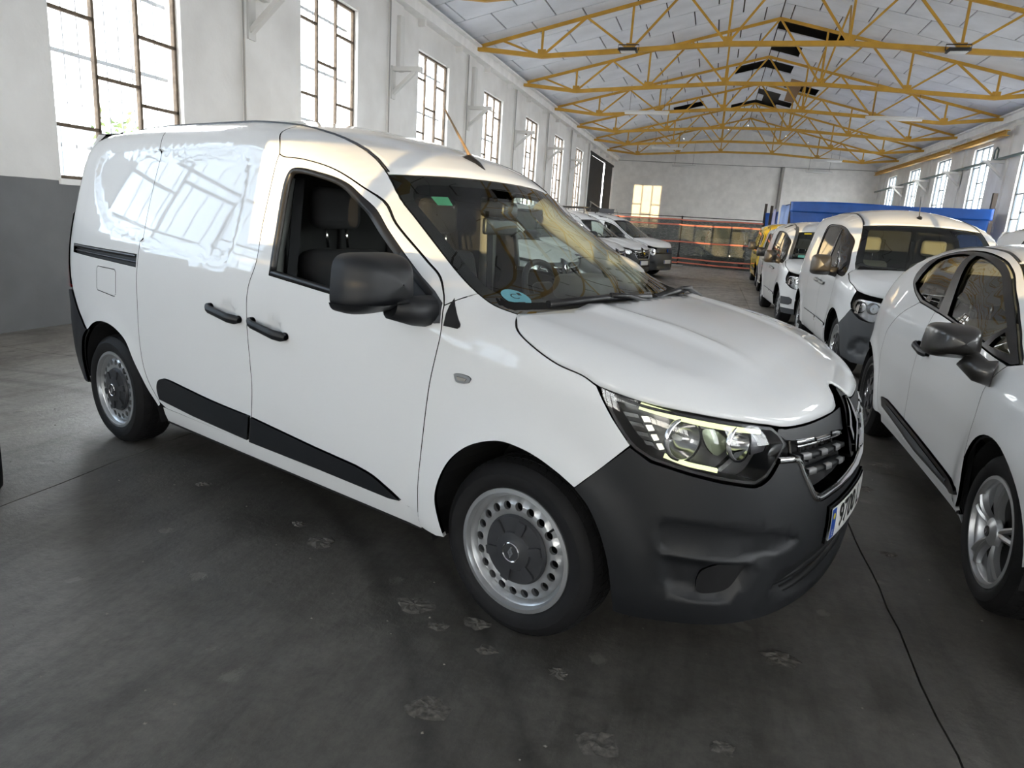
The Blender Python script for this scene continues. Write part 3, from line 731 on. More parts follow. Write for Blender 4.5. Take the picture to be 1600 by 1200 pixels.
def mesh_obj(name, V, F, m, parent, normals=None, smooth=True):
    me = bpy.data.meshes.new(name); me.from_pydata([tuple(map(float, v)) for v in V], [], [tuple(map(int, f)) for f in F])
    if smooth: me.polygons.foreach_set('use_smooth', [True] * len(me.polygons))
    me.materials.append(m); me.update()
    if normals is not None: me.normals_split_custom_set_from_vertices([tuple(map(float, n)) for n in normals])
    return link(bpy.data.objects.new(name, me), parent)

def panel(B, name, outline, m, parent, holes=(), off=0.0, gap=.002, flange=.014, h=.04, emboss=(), sgn=-1, corners=None, smooth_outline=True, back=True, offf=None, holecorners=None):
    """a body panel cut out of the wall surface; its rim is turned inwards; a dark backing closes the gaps"""
    ol = catmull(outline, True, 10, corners if corners is not None else range(len(outline))) if smooth_outline else np.array(outline, float)
    raw = dedupe(ol); ol = densify(dedupe(inset_poly(raw, gap)), h)
    hs = []
    for i, q in enumerate(holes):
        c = catmull(q, True, 10, holecorners[i] if holecorners else ()) if smooth_outline else np.array(q, float); hs.append(densify(dedupe(inset_poly(dedupe(c), -gap)), h))
    loops = []; em = []
    for poly, depth, width in emboss:
        p = dedupe(np.asarray(poly)); q = dedupe(inset_poly(p, width)); loops += [densify(p, h), densify(q, h)]; em.append((p, depth, width))
    P, T, L = fill(ol, hs, h, loops)
    O = np.full(len(P), off, float)
    if offf is not None: O = O + offf(P)
    for p, depth, width in em:
        ins = in_poly(P, p); d = poly_dist(P, p); t = np.clip(d / width, 0, 1); O = O + np.where(ins, depth * t * t * (3 - 2 * t), 0)
    V = B.pts(P, O, sgn); Nn = B.nrm(P, sgn, O)
    a, b, c = V[T[:, 0]], V[T[:, 1]], V[T[:, 2]]; fn = np.cross(b - a, c - a); flip = np.sum(fn * Nn[T[:, 0]], 1) < 0
    T = T.copy(); T[flip] = T[flip][:, ::-1]
    if em:   # vertex normals from the bent mesh where it is embossed
        acc = np.zeros_like(V); a, b, c = V[T[:, 0]], V[T[:, 1]], V[T[:, 2]]; fn = np.cross(b - a, c - a)
        for k in range(3): np.add.at(acc, T[:, k], fn)
        acc /= np.maximum(np.linalg.norm(acc, axis=1), 1e-12)[:, None]
        near = np.zeros(len(P), bool)
        for p, depth, width in em: near |= (poly_dist(P, p) < width * 1.6)
        Nn = np.where(near[:, None], acc, Nn)
    VV = [V]; NN = [Nn]; F = [tuple(t) for t in T]; n0 = len(V)
    if flange:
        for lp in L:
            k = len(lp); idx = np.array(lp); A = V[idx]; Bn = A - Nn[idx] * flange
            side = np.cross(np.roll(A, -1, 0) - A, Nn[idx]); side /= np.maximum(np.linalg.norm(side, axis=1), 1e-9)[:, None]
            # outward rim normal: away from the panel
            VV += [A, Bn]; NN += [side, side]
            for i in range(k): j = (i + 1) % k; F.append((n0 + i, n0 + j, n0 + k + j, n0 + k + i))
            n0 += 2 * k
    o = mesh_obj(name, np.concatenate(VV), F, m, parent, np.concatenate(NN))
    if back:
        bo = dedupe(inset_poly(raw, -.008)); bo[:, 1] = np.minimum(bo[:, 1], B.ztop(np.where(bo[:, 0] > B.s1, 2 * B.s1 - bo[:, 0], bo[:, 0])) - .012); bo = densify(dedupe(bo), h * 1.5); bh = [densify(dedupe(inset_poly(q, .0)), h * 1.5) for q in hs]
        P2, T2, _ = fill(bo, bh, h * 1.6)
        O2 = np.full(len(P2), off - .016)
        if em: O2 += min(e[1] for e in em) - .004
        mesh_obj('inner_skin', B.pts(P2, O2, sgn), [tuple(t) for t in T2], M_GAP, o)
    return o

def strip(B, name, path, w, m, parent, off=.004, sgn=-1, th=.006, closed=False):
    """flat moulding of width w that follows a path on the wall"""
    p = np.asarray(path, float); d = np.gradient(p, axis=0) if not closed else np.roll(p, -1, 0) - np.roll(p, 1, 0); d /= np.maximum(np.linalg.norm(d, axis=1), 1e-9)[:, None]; n = np.stack([-d[:, 1], d[:, 0]], 1)
    rows = [B.pts(p - n * w / 2, off - th, sgn), B.pts(p - n * w / 2 * .8, off, sgn), B.pts(p + n * w / 2 * .8, off, sgn), B.pts(p + n * w / 2, off - th, sgn)]
    if closed: rows = [np.concatenate([r, r[:1]]) for r in rows]
    V, F = grid_mesh([list(r) for r in rows]); return mesh_obj(name, V, F, m, parent)

def arc_pts(cx, cz, r, a0, a1, n=22, ry=None):
    ry = ry or r; return [(cx + r * math.cos(R(a0 + (a1 - a0) * i / n)), cz + ry * math.sin(R(a0 + (a1 - a0) * i / n))) for i in range(n + 1)]

# ---- wheels
def tyre_mesh(Ro, Rr, w):
    """axis along y, outer face towards -y at y=0; width inward (+y)"""
    mb = MB(); h = w / 2
    prof = [(Rr, .012), (Rr + .006, .004), (Rr + .02, -.006), (Rr + (Ro - Rr) * .35, -.014), (Rr + (Ro - Rr) * .6, -.013), (Ro - .03, -.004), (Ro - .012, .008), (Ro - .002, .026), (Ro, .045)]
    prof = prof + [(r, w - t) for r, t in prof[::-1]]
    n = 96; V = []; F = []; m = len(prof)
    for i in range(n):
        a = 2 * PI * i / n
        for k, (r, t) in enumerate(prof): V.append((r * math.cos(a), t, r * math.sin(a)))
    for i in range(n):
        j = (i + 1) % n
        for k in range(m - 1): F.append((i * m + k, i * m + k + 1, j * m + k + 1, j * m + k))
    mb.add(V, F, True); return mb
def tread_mesh(Ro, w):
    mb = MB(); n = 60
    for band, (t0, t1, sk) in enumerate(((.012, .046, .5), (.054, w / 2 - .004, .25), (w / 2 + .004, w - .054, -.25), (w - .046, w - .012, -.5))):
        for i in range(n):
            a0 = 2 * PI * (i + .06) / n; a1 = 2 * PI * (i + .94) / n; ks = sk * 2 * PI / n
            r = Ro + .0035; ra = Ro - .008
            def P(rr, a, t): return (rr * math.cos(a), t, rr * math.sin(a))
            edge0 = r - (.010 if band == 0 else 0); edge1 = r - (.010 if band == 3 else 0)
            mb.add([P(ra, a0, t0), P(ra, a1, t0), P(ra, a1 + ks, t1), P(ra, a0 + ks, t1), P(edge0, a0, t0), P(edge0, a1, t0), P(edge1, a1 + ks, t1), P(edge1, a0 + ks, t1)], [(4, 5, 6, 7), (0, 1, 5, 4), (1, 2, 6, 5), (2, 3, 7, 6), (3, 0, 4, 7)])
    return mb
_wm = {}
def wheel(parent, x, y, z, Ro, Rr, w, kind, sgn=-1, steer=0.0, detail=True):
    """sgn -1: right-hand wheel (outer face towards -y)"""
    key = (kind, round(Ro, 3), round(Rr, 3), round(w, 3), detail)
    r = bpy.data.objects.new('wheel', None); r.empty_display_size = .1; link(r, parent)
    r.location = (x, y, z); r.rotation_euler = (0, 0, steer + (0 if sgn < 0 else PI))
    if key not in _wm:
        P = {}
        def put(nm, mb, m, fix=True, sharp=35):
            me = mb.mesh(nm)
            bm = bmesh.new(); bm.from_mesh(me); bmesh.ops.recalc_face_normals(bm, faces=bm.faces); bm.to_mesh(me); bm.free()
            me.set_sharp_from_angle(angle=R(sharp)); me.materials.append(m); P.setdefault(nm, []).append(me)
        put('tyre', tyre_mesh(Ro, Rr, w), M_RUB)
        if detail: put('tread', tread_mesh(Ro, w), M_RUB)
        rim = [(Rr + .012, .004), (Rr + .010, -.004), (Rr - .004, -.006), (Rr - .009, .004), (Rr - .011, .012), (Rr - .017, .017), (Rr - .020, .026), (Rr - .024, .034), (Rr - .03, .06), (Rr - .036, .12), (Rr - .01, .16), (Rr, w)]
        M_RIM = M_SILV if kind in ('steel', 'alloy') else M_STEELD
        put('rim', MB().lathe(rim, 64), M_RIM)
        put('brake_drum', MB().lathe([(0, .09), (.12, .09), (.125, .1), (.125, .15), (Rr - .04, .15)], 32), M_GAP)
        if kind in ('steel', 'darksteel'):
            # disc with a ring of round holes
            Rd = Rr - .023; nh = 20; rh = .0152; rc = Rd - .030
            ol = np.array([(Rd * math.cos(2 * PI * i / 72), Rd * math.sin(2 * PI * i / 72)) for i in range(72)])
            hl = [np.array([(rc * math.cos(2 * PI * k / nh) + rh * math.cos(2 * PI * i / 14), rc * math.sin(2 * PI * k / nh) + rh * math.sin(2 * PI * i / 14)) for i in range(14)]) for k in range(nh)]
            Pq, T, L = fill(ol, hl, .03)
            def dep(p):
                rr = np.hypot(p[:, 0], p[:, 1]); return np.interp(rr, [0, .05, .09, Rd - .065, Rd - .05, Rd - .014, Rd], [.012, .012, .03, .022, .012, .016, .036])
            V = [(p[0], d, p[1]) for p, d in zip(Pq, dep(Pq))]; F = [tuple(t) for t in T]; n0 = len(V)
            for lp in L[1:]:
                k = len(lp); V += [(Pq[i][0], float(dep(Pq[i:i + 1])[0]) + .014, Pq[i][1]) for i in lp]; F += [(lp[i], lp[(i + 1) % k], n0 + (i + 1) % k, n0 + i) for i in range(k)]; n0 += k
            mb = MB(); mb.add(V, F, True); put('wheel_disc', mb, M_RIM, sharp=40)
            cap = MB()
            pr = [(0, -.016), (.032, -.016), (.036, -.012), (.04, -.010), (.066, -.006), (.07, .000), (.116, .004), (.123, .016)]
            cap.lathe(pr, 48); put('hub_cap', cap, M_DARKCAP)
            for k in range(6):
                a = 2 * PI * (k + .25) / 6; mb2 = MB()
                q = [(.062, -.2), (.062, .2), (.104, .17), (.115, .12), (.115, -.12), (.104, -.17)]
                pts = [(rr * math.cos(a + t), rr * math.sin(a + t)) for rr, t in q]
                mb2.prism(pts, -.0065, .02); put('cap_lobe', mb2, M_DARKCAP)
            put('emblem_ring', MB().lathe([(.030, -.0165), (.0325, -.019), (.035, -.0165)], 40), M_CHROME)
            em = MB()
            em.prism([(0, .020), (.011, 0), (0, -.020), (-.004, -.012), (.003, 0), (-.004, .012)], -.019, -.016); em.prism([(0, .020), (-.011, 0), (0, -.020), (.002, -.014), (-.005, 0), (.002, .014)], -.0185, -.016)
            put('emblem', em, M_CHROME)
            put('valve', MB().tube([(Rr * .72, .02, Rr * .62), (Rr * .69, -.012, Rr * .58)], .004, 8), M_TRIM)
        elif kind == 'alloy':
            for k in range(5):
                for sgn2 in (-1, 1):
                    a = 2 * PI * k / 5 + .3; mb2 = MB(); rows = []
                    for t in np.linspace(0, 1, 9):
                        rr = .045 + (Rr - .016 - .045) * t; off = sgn2 * (.02 + .13 * t + .06 * t * t) ; wd = .16 * (1 - t) * .35 + .105 + .03 * t
                        ang = a + off / max(.35, (rr / (Rr))) * .62; hw = wd * .5 * .22 / max(rr, .05) * .62
                        y = -.002 - .012 * math.sin(PI * t) + .01 * (1 - t)
                        rows.append([(rr * math.cos(ang - hw), y + .03, rr * math.sin(ang - hw)), (rr * math.cos(ang - hw), y + .006, rr * math.sin(ang - hw)), (rr * math.cos(ang), y, rr * math.sin(ang)), (rr * math.cos(ang + hw), y + .008, rr * math.sin(ang + hw)), (rr * math.cos(ang + hw), y + .03, rr * math.sin(ang + hw))])
                    V, F = grid_mesh(rows); mb2.add(V, F, True); put('spoke', mb2, M_SILV, sharp=28)
            put('hub_cap', MB().lathe([(0, -.012), (.022, -.012), (.03, -.008), (.055, .002), (.062, .02)], 40), M_SILV)
            put('cap_disc', MB().lathe([(0, -.0145), (.021, -.0145), (.0225, -.011)], 32), M_TRIM)
            em = MB(); em.prism([(0, .013), (.008, 0), (0, -.013), (-.003, -.008), (.002, 0), (-.003, .008)], -.0165, -.0145); em.prism([(0, .013), (-.008, 0), (0, -.013), (.002, -.009), (-.004, 0), (.002, .009)], -.016, -.0145); put('emblem', em, M_CHROME)
            put('wheel_backing', MB().lathe([(.05, .045), (Rr - .03, .05)], 48), M_GAP)
        else:   # cover: plain silver trim disc with slots
            put('wheel_cover', MB().lathe([(0, -.006), (.05, -.006), (.07, .004), (Rr - .05, -.006), (Rr - .012, .006)], 48), M_SILV)
            for k in range(9):
                a = 2 * PI * k / 9; pts = [((Rr - .075) * math.cos(a - .1), (Rr - .075) * math.sin(a - .1)), ((Rr - .075) * math.cos(a + .1), (Rr - .075) * math.sin(a + .1)), ((Rr - .035) * math.cos(a + .16), (Rr - .035) * math.sin(a + .16)), ((Rr - .035) * math.cos(a - .16), (Rr - .035) * math.sin(a - .16))]
                mb2 = MB(); mb2.prism(pts, -.008, .01); put('cover_slot', mb2, M_GAP)
        _wm[key] = P
    for nm, lst in _wm[key].items():
        for me in lst: link(bpy.data.objects.new(nm, me), r)
    return r
M_DARKCAP = mat('dark grey cap plastic', (.035, .036, .04), .45)

def text_part(name, s, size, m, parent, matrix, depth=.0006, align='CENTER', bold=.0, xs=1.0):
    cu = bpy.data.curves.new(name, 'FONT'); cu.body = s; cu.size = size; cu.align_x = align; cu.align_y = 'CENTER'; cu.extrude = depth; cu.offset = bold; cu.resolution_u = 3
    o = bpy.data.objects.new('tmp', cu); COL.objects.link(o); dg = bpy.context.evaluated_depsgraph_get(); me = bpy.data.meshes.new_from_object(o.evaluated_get(dg)); bpy.data.objects.remove(o); bpy.data.curves.remove(cu)
    me.materials.clear(); me.materials.append(m)
    for v in me.vertices: v.co = matrix @ Vector((v.co.x * xs, v.co.y, v.co.z))
    me.name = name; return link(bpy.data.objects.new(name, me), parent)

def span(B, ss, cx, cz, nu=28, p=2.0):
    """surface spanned between the right and left top edges; cx, cz: forward and upward bulge at each station"""
    E = B.edge(ss); rows = []
    for e, bx, bz in zip(E, cx, cz):
        rows.append([(e[0] + bx * (1 - abs(u) ** p), -e[1] * u, e[2] + bz * (1 - abs(u) ** p)) for u in np.linspace(-1, 1, nu + 1)])
    return rows
def oriented(V, F, ref=(-1.3, 0, .7)):
    """make faces look away from a point inside the body"""
    V = np.asarray(V, float); out = []
    for f in F:
        p = V[list(f)]; n = np.cross(p[1] - p[0], p[2] - p[0]); out.append(f if n @ (p.mean(0) - np.array(ref)) > 0 else tuple(f)[::-1])
    return out
def sheet(name, rows, m, parent, thick=0.0, ref=(-1.3, 0, .7)):
    V, F = grid_mesh(rows); F = oriented(V, F, ref); o = mesh_obj(name, V, F, m, parent)
    if thick: md = o.modifiers.new('thickness', 'SOLIDIFY'); md.thickness = thick; md.offset = -1
    return o
def text_on_wall(B, name, s, sc, zc, size, m, parent, off=.014, bold=.0, xs=1.0, sgn=-1):
    o = text_part(name, s, size, m, parent, Matrix.Identity(4), .0, 'CENTER', bold, xs)
    q = np.array([(sc + v.co.x, zc + v.co.y) for v in o.data.vertices]); P = B.pts(q, off, sgn)
    for v, p in zip(o.data.vertices, P): v.co = Vector(p)
    return o
def mir(B, pts):
    """mirror an outline across the front centre line"""
    return [(2 * B.s1 - a, b) for a, b in pts][::-1]
def cm(*pts, n=6): return [tuple(p) for p in catmull(list(pts), False, n)]
def ell(cx, cz, rx, rz, n=20, rot=0.0): return [(cx + rx * math.cos(2 * PI * i / n) * math.cos(rot) - rz * math.sin(2 * PI * i / n) * math.sin(rot), cz + rx * math.cos(2 * PI * i / n) * math.sin(rot) + rz * math.sin(2 * PI * i / n) * math.cos(rot)) for i in range(n)]
# ---- shape of the small panel van (metres)
def express_body():
    plan = [(-3.52, 0), (-3.515, .35), (-3.49, .62), (-3.44, .745), (-3.33, .82), (-3.1, .858), (-2.6, .879), (-1.8, .8875), (-1, .8875), (-.3, .8875), (.1, .885), (.35, .868), (.52, .825), (.65, .745), (.74, .63), (.80, .46), (.835, .24), (.845, 0)]
    side = pchip([.1, .2, .3, .36, .45, .6, .8, .95, 1.05, 1.15, 1.3, 1.5, 1.65, 1.75, 1.85], [.09, .07, .035, .025, .012, .003, 0, .003, .012, .028, .062, .115, .158, .19, .22])
    front = pchip([.1, .18, .25, .35, .48, .6, .7, .8, .86, .9, .93, 1.0], [.07, .035, .012, .003, .0, .010, .025, .05, .08, .125, .18, .30])
    rear = pchip([.2, .3, .45, .6, .8, 1, 1.3, 1.6, 1.8], [.08, .03, 0, .0, .03, .05, .08, .14, .2])
    ztop = pchip([-4.3, -3.5, -3.2, -2.6, -2.0, -1.6, -1.3, -1.1, -1.0, -.906, -.8, -.7, -.5, -.4, -.3, -.2, -.1, 0, .15, .3, .45, .7, 1.0, 1.5], [1.715, 1.715, 1.745, 1.765, 1.765, 1.742, 1.692, 1.634, 1.590, 1.529, 1.432, 1.370, 1.247, 1.187, 1.135, 1.098, 1.083, 1.068, 1.045, 1.02, .99, .955, .94, .93])
    amp = pchip([-2.5, -1.4, -.9, -.14, .3, .6], [.20, .19, .19, .125, .12, .10])
    fl = [(0.03, .30, .39, .50, .014), (-2.79, .30, .39, .50, .010)]
    return Body(plan, side, front, rear, ztop, amp, fl)
def clio_body():
    plan = [(-3.2, 0), (-3.19, .4), (-3.13, .62), (-2.98, .77), (-2.72, .862), (-2.35, .892), (-1.6, .886), (-.6, .886), (0, .897), (.28, .88), (.48, .82), (.64, .70), (.76, .5), (.83, .25), (.85, 0)]
    side = pchip([.1, .2, .3, .42, .55, .7, .82, .90, .95, 1.0, 1.1, 1.2, 1.3, 1.38, 1.46], [.10, .07, .035, .022, .012, .0, .0, .008, .016, .028, .06, .095, .128, .158, .19])
    front = pchip([.1, .2, .35, .5, .65, .78, .9], [.08, .02, .0, .01, .03, .09, .25])
    rear = pchip([.2, .35, .6, .8, .95, 1.1, 1.3], [.08, .02, 0, .03, .06, .16, .35])
    ztop = pchip([-4.2, -3.1, -2.85, -2.6, -2.3, -2.0, -1.6, -1.2, -.95, -.7, -.5, -.3, -.1, .1, .4, .8, 1.7], [1.02, 1.05, 1.17, 1.27, 1.345, 1.385, 1.405, 1.39, 1.345, 1.25, 1.15, 1.05, .965, .94, .90, .84, .80])
    amp = pchip([-2.8, -2.0, -1, -.3, .3], [.12, .11, .11, .10, .09])
    return Body(plan, side, front, rear, ztop, amp, [(0, .31, .36, .48, .012), (-2.583, .31, .36, .48, .012)])
def citan_body():
    plan = [(-3.5, 0), (-3.495, .4), (-3.47, .65), (-3.40, .78), (-3.25, .85), (-2.9, .89), (-2.0, .905), (-1, .908), (-.3, .908), (.1, .905), (.35, .88), (.52, .82), (.64, .72), (.72, .58), (.78, .38), (.80, 0)]
    side = pchip([.1, .2, .3, .45, .7, .9, 1.02, 1.15, 1.3, 1.5, 1.7, 1.85], [.09, .07, .03, .012, .0, .003, .014, .04, .075, .125, .17, .21])
    front = pchip([.1, .2, .35, .5, .65, .8, .95, 1.02, 1.1], [.06, .01, .0, .005, .02, .04, .08, .13, .25])
    rear = pchip([.2, .45, .8, 1.2, 1.8], [.06, 0, .02, .05, .14])
    ztop = pchip([-4.3, -3.4, -3.1, -2.4, -1.6, -1.2, -.95, -.8, -.6, -.4, -.2, -.05, .1, .3, .5, .8, 1.5], [1.70, 1.71, 1.75, 1.765, 1.74, 1.69, 1.635, 1.57, 1.43, 1.30, 1.18, 1.12, 1.10, 1.075, 1.05, 1.03, 1.02])
    amp = pchip([-2.5, -1.3, -.8, -.1, .4], [.19, .18, .17, .12, .10])
    return Body(plan, side, front, rear, ztop, amp, [(0, .32, .38, .52, .012), (-2.697, .32, .38, .52, .010)])
# ------------------------------------------------------------------ the white panel van in the foreground
B = express_body()
def Etop(B, a, b, n=24, dz=0.0): return [(s, float(B.ztop(s)) - dz) for s in np.linspace(a, b, n)]
def express_outlines(B):
    G = {}
    SA = cm((-1.46, .326), (-1.455, .36), (-1.422, .467), (-1.401, .589), (-1.406, .702), (-1.425, .895), (-1.423, 1.031), (-1.385, 1.144), (-1.387, 1.291), (-1.385, 1.439), (-1.388, 1.588))
    SAT = cm((-1.388, 1.588), (-1.42, 1.63), (-1.50, 1.69), (-1.535, float(B.ztop(-1.535))))
    SB = cm((-2.262, .35), (-2.334, .445), (-2.37, .531), (-2.388, .656), (-2.385, .823), (-2.385, .926), (-2.384, 1.026), (-2.380, 1.156), (-2.380, 1.283), (-2.375, 1.452), (-2.376, 1.612), (-2.44, 1.70), (-2.52, float(B.ztop(-2.52))))
    AF = cm((-.288, .262), (-.315, .392), (-.304, .462), (-.253, .565), (-.18, .637), (-.101, .678), (-.033, .696), (.042, .693), (.108, .678), (.186, .647), (.243, .617))
    AFB = cm((.243, .617), (.287, .578), (.324, .52), (.359, .43), (.382, .3), (.387, .232))
    AR = cm((-3.003, .623), (-2.915, .672), (-2.821, .696), (-2.716, .697), (-2.622, .676), (-2.53, .631), (-2.454, .534), (-2.389, .452), (-2.344, .387), (-2.286, .322))
    ARB = cm((-3.003, .623), (-3.07, .57), (-3.12, .48), (-3.145, .38), (-3.15, .28))
    DT = cm((-1.388, 1.588), (-1.36, 1.578), (-1.227, 1.567), (-1.032, 1.528), (-.873, 1.458), (-.702, 1.341), (-.512, 1.226), (-.424, 1.172), (-.365, 1.117), (-.345, 1.088))
    DF = cm((-.414, .300), (-.399, .482), (-.383, .623), (-.358, .82), (-.325, .991), (-.33, 1.037), (-.345, 1.088))
    HS = cm((-.106, float(B.ztop(-.106))), (-.085, 1.066), (-.055, 1.045), (.007, 1.017), (.131, .972), (.225, .952), (.272, .932))
    HT = cm((.272, .932), (.398, .910), (.575, .891), (.775, .865), (.86, .853), (.9, .845))
    HL = cm((.9, .845), (.945, .839), (1.068, .834), (1.234, .833), (1.34, .835), (1.385, .85), (1.415, .885), (B.s1, .895))
    HD = [(.278, .932)] + cm((.278, .932), (.398, .906), (.575, .887), (.775, .861), (.86, .849))[1:] + cm((.86, .849), (.889, .832), (.927, .794))[1:] + cm((.927, .794), (.874, .753), (.822, .711), (.78, .693))[1:] + cm((.78, .693), (.717, .701), (.593, .722), (.496, .741), (.459, .748))[1:] + cm((.459, .748), (.397, .781), (.336, .849), (.278, .932))[1:-1]
    G['sliding_door'] = [(-1.46, .326)] + SA[1:] + SAT[1:] + Etop(B, -1.545, -2.51) + SB[::-1] + [(-2.20, .328)]
    G['front_door'] = [(-1.458, .326)] + SA[1:] + DT[1:] + DF[::-1][1:] + [(-.43, .326)]
    G['cant_rail'] = SAT[::-1] + DT[1:] + [(-.29, float(B.ztop(-.29)))] + Etop(B, -.30, -1.53, 40)
    G['rear_quarter'] = SB + Etop(B, -2.53, -3.28, 18) + [(-3.285, 1.4), (-3.28, 1.1), (-3.25, .9)] + cm((-3.222, .826), (-3.183, .768), (-3.116, .688), (-3.003, .623)) + AR[1:] + [(-2.262, .335)]
    G['fender'] = DF + [(-.29, float(B.ztop(-.29)))] + Etop(B, -.28, -.112, 8) + HS + [(.3, .895), (.336, .849), (.397, .781), (.32, .697)] + AF[::-1] + [(-.33, .252), (-.41, .262)]
    G['bumper'] = [(.243, .617), (.32, .70), (.397, .778), (.459, .744), (.496, .738)] + cm((.496, .738), (.593, .718), (.717, .697), (.78, .689), (.825, .705), (.878, .752)) + [(.975, .742), (1.004, .702), (1.085, .604), (1.134, .592), (1.326, .588), (B.s1 - .001, .588)]
    G['bumper_low'] = [(B.s1 - .001, .235), (1.3, .238), (1.1, .246), (.85, .252), (.65, .242), (.477, .229), (.387, .232)] + AFB[::-1][1:-1]
    G['hood_edge'] = HS + HT[1:] + HL[1:]
    G['headlight'] = HD
    G['window'] = [(-1.288, 1.098), (-1.290, 1.256), (-1.296, 1.50), (-1.272, 1.527), (-1.091, 1.513), (-.949, 1.478), (-.851, 1.421), (-.69, 1.310), (-.56, 1.224), (-.40, 1.122), (-.362, 1.09), (-.345, 1.045), (-.358, 1.031), (-.821, 1.060)]
    G['emb'] = catmull([(-2.375, 1.614), (-2.76, 1.607), (-2.96, 1.597), (-3.04, 1.55), (-3.048, 1.48), (-2.99, 1.39), (-2.865, 1.275), (-2.704, 1.196), (-2.378, 1.156), (-1.989, 1.129), (-1.66, 1.116), (-1.60, 1.13), (-1.575, 1.2), (-1.566, 1.36), (-1.568, 1.49), (-1.60, 1.565), (-1.68, 1.60), (-1.80, 1.611), (-2.006, 1.614)], True, 6)
    G['rbumper'] = cm((-3.222, .826), (-3.183, .768), (-3.116, .688), (-3.003, .623)) + ARB[1:] + [(-3.3, .27), (-3.7, .27), (B.s0, .28)] + [(B.s0, .62), (-3.6, .63), (-3.40, .70), (-3.30, .82)]
    return G
GX = express_outlines(B)

def handle(B, root, s0, z0, s1, z1, sgn=-1, m=None, mirrored=False):
    h = empty('door_handle', parent=root); n = 14; rows = []
    for i in range(n + 1):
        t = i / n; c = (s0 + (s1 - s0) * t, z0 + (z1 - z0) * t); o = .012 + .026 * min(1, 4 * t * (1 - t) * 1.6); hh = .017 + .004 * t
        if i in (0, n): hh *= .55
        ring = []
        for a in np.linspace(0, 2 * PI, 11)[:-1]: ring.append(B.pts((c[0], c[1] + hh * math.sin(a)), o + .011 * math.cos(a), sgn)[0])
        rows.append(ring + ring[:1])
    V, F = grid_mesh(rows); mesh_obj('grip', V, F, m or M_BPLAS, h)
    for t in (.06, .93):
        c = (s0 + (s1 - s0) * t, z0 + (z1 - z0) * t); pl = ell(c[0], c[1], .022, .018, 14)
        panel(B, 'escutcheon', pl, m or M_BPLAS, h, off=.012, flange=.016, h=.02, sgn=sgn, back=False, smooth_outline=False)
    return h

def lathe_part(name, prof, origin, direction, m, parent, n=32, flip=False):
    d = Vector(direction).normalized(); q = d.to_track_quat('Z', 'Y').to_matrix(); mb = MB().lathe(prof, n, 'z'); mb.v = [tuple(q @ Vector(v) + Vector(origin)) for v in mb.v]
    return mb.build(name, m, parent)

def mirror_unit(root, c, sgn=-1, size=(.155, .255, .20), m=None, tilt=0.0, yaw=0.0, base=None, shell_low=True, e=.42):
    """door mirror: shell (front convex, rear flat), lower band, foot, glass; c is the shell centre"""
    h = empty('door_mirror', parent=root); m = m or M_BPLAS
    dx, dy, dz = size; V = []; F = []; nu, nv = 20, 14; rows = []
    Rz = Matrix.Rotation(yaw * -sgn, 3, 'Z')
    def P(u, v, k):    # u around, v depth 0..1 rear->front
        a = 2 * PI * u; ca, sa = math.cos(a), math.sin(a); e = .42
        y = math.copysign(abs(ca) ** e, ca); z = math.copysign(abs(sa) ** e, sa)
        t = v; f = (1 - max(0, t - .25) ** 2.2 / .75 ** 2.2 * .999) ** .55 if t > .25 else .97 + .03 * t / .25
        zz = z * dz / 2 * f; yy = y * dy / 2 * f * (1 + .06 * z * -1); xx = -dx / 2 + dx * t
        p = Rz @ Vector((xx, yy, zz)); return (c[0] + p.x, c[1] + p.y, c[2] + p.z)
    for v in np.linspace(0, 1, nv + 1): rows.append([P(u, v, 1) for u in np.linspace(0, 1, nu * 2 + 1)])
    V, F = grid_mesh(rows); mb = MB(); mb.add(V, F, True); mb.build('shell', m, h)
    gl = MB(); ring = [P(u, .02, 1) for u in np.linspace(0, 1, nu * 2 + 1)[:-1]]; gl.add(ring, [tuple(range(len(ring)))]); gl.build('mirror_glass', M_CHROME, h)
    # lower band: a second, slightly larger lip under the shell
    if shell_low:
        rows = []
        for v in np.linspace(0.0, 1, 10):
            row = []
            for u in np.linspace(.52, .98, 24):
                p = Vector(P(u, v, 1)); q = Vector(c); d = p - q; d.z = min(d.z, -dz * .30); row.append(tuple(q + Vector((d.x * 1.02, d.y * 1.015, d.z * 1.04 - .004))))
            rows.append(row)
        V, F = grid_mesh(rows); mb = MB(); mb.add(V, F, True); o = mb.build('lower_shell', m, h)
    if base:
        mb = MB(); mb.tube(base, [.055, .05, .045][:len(base)] if len(base) <= 3 else .045, 14); mb.build('foot', m, h)
    return h

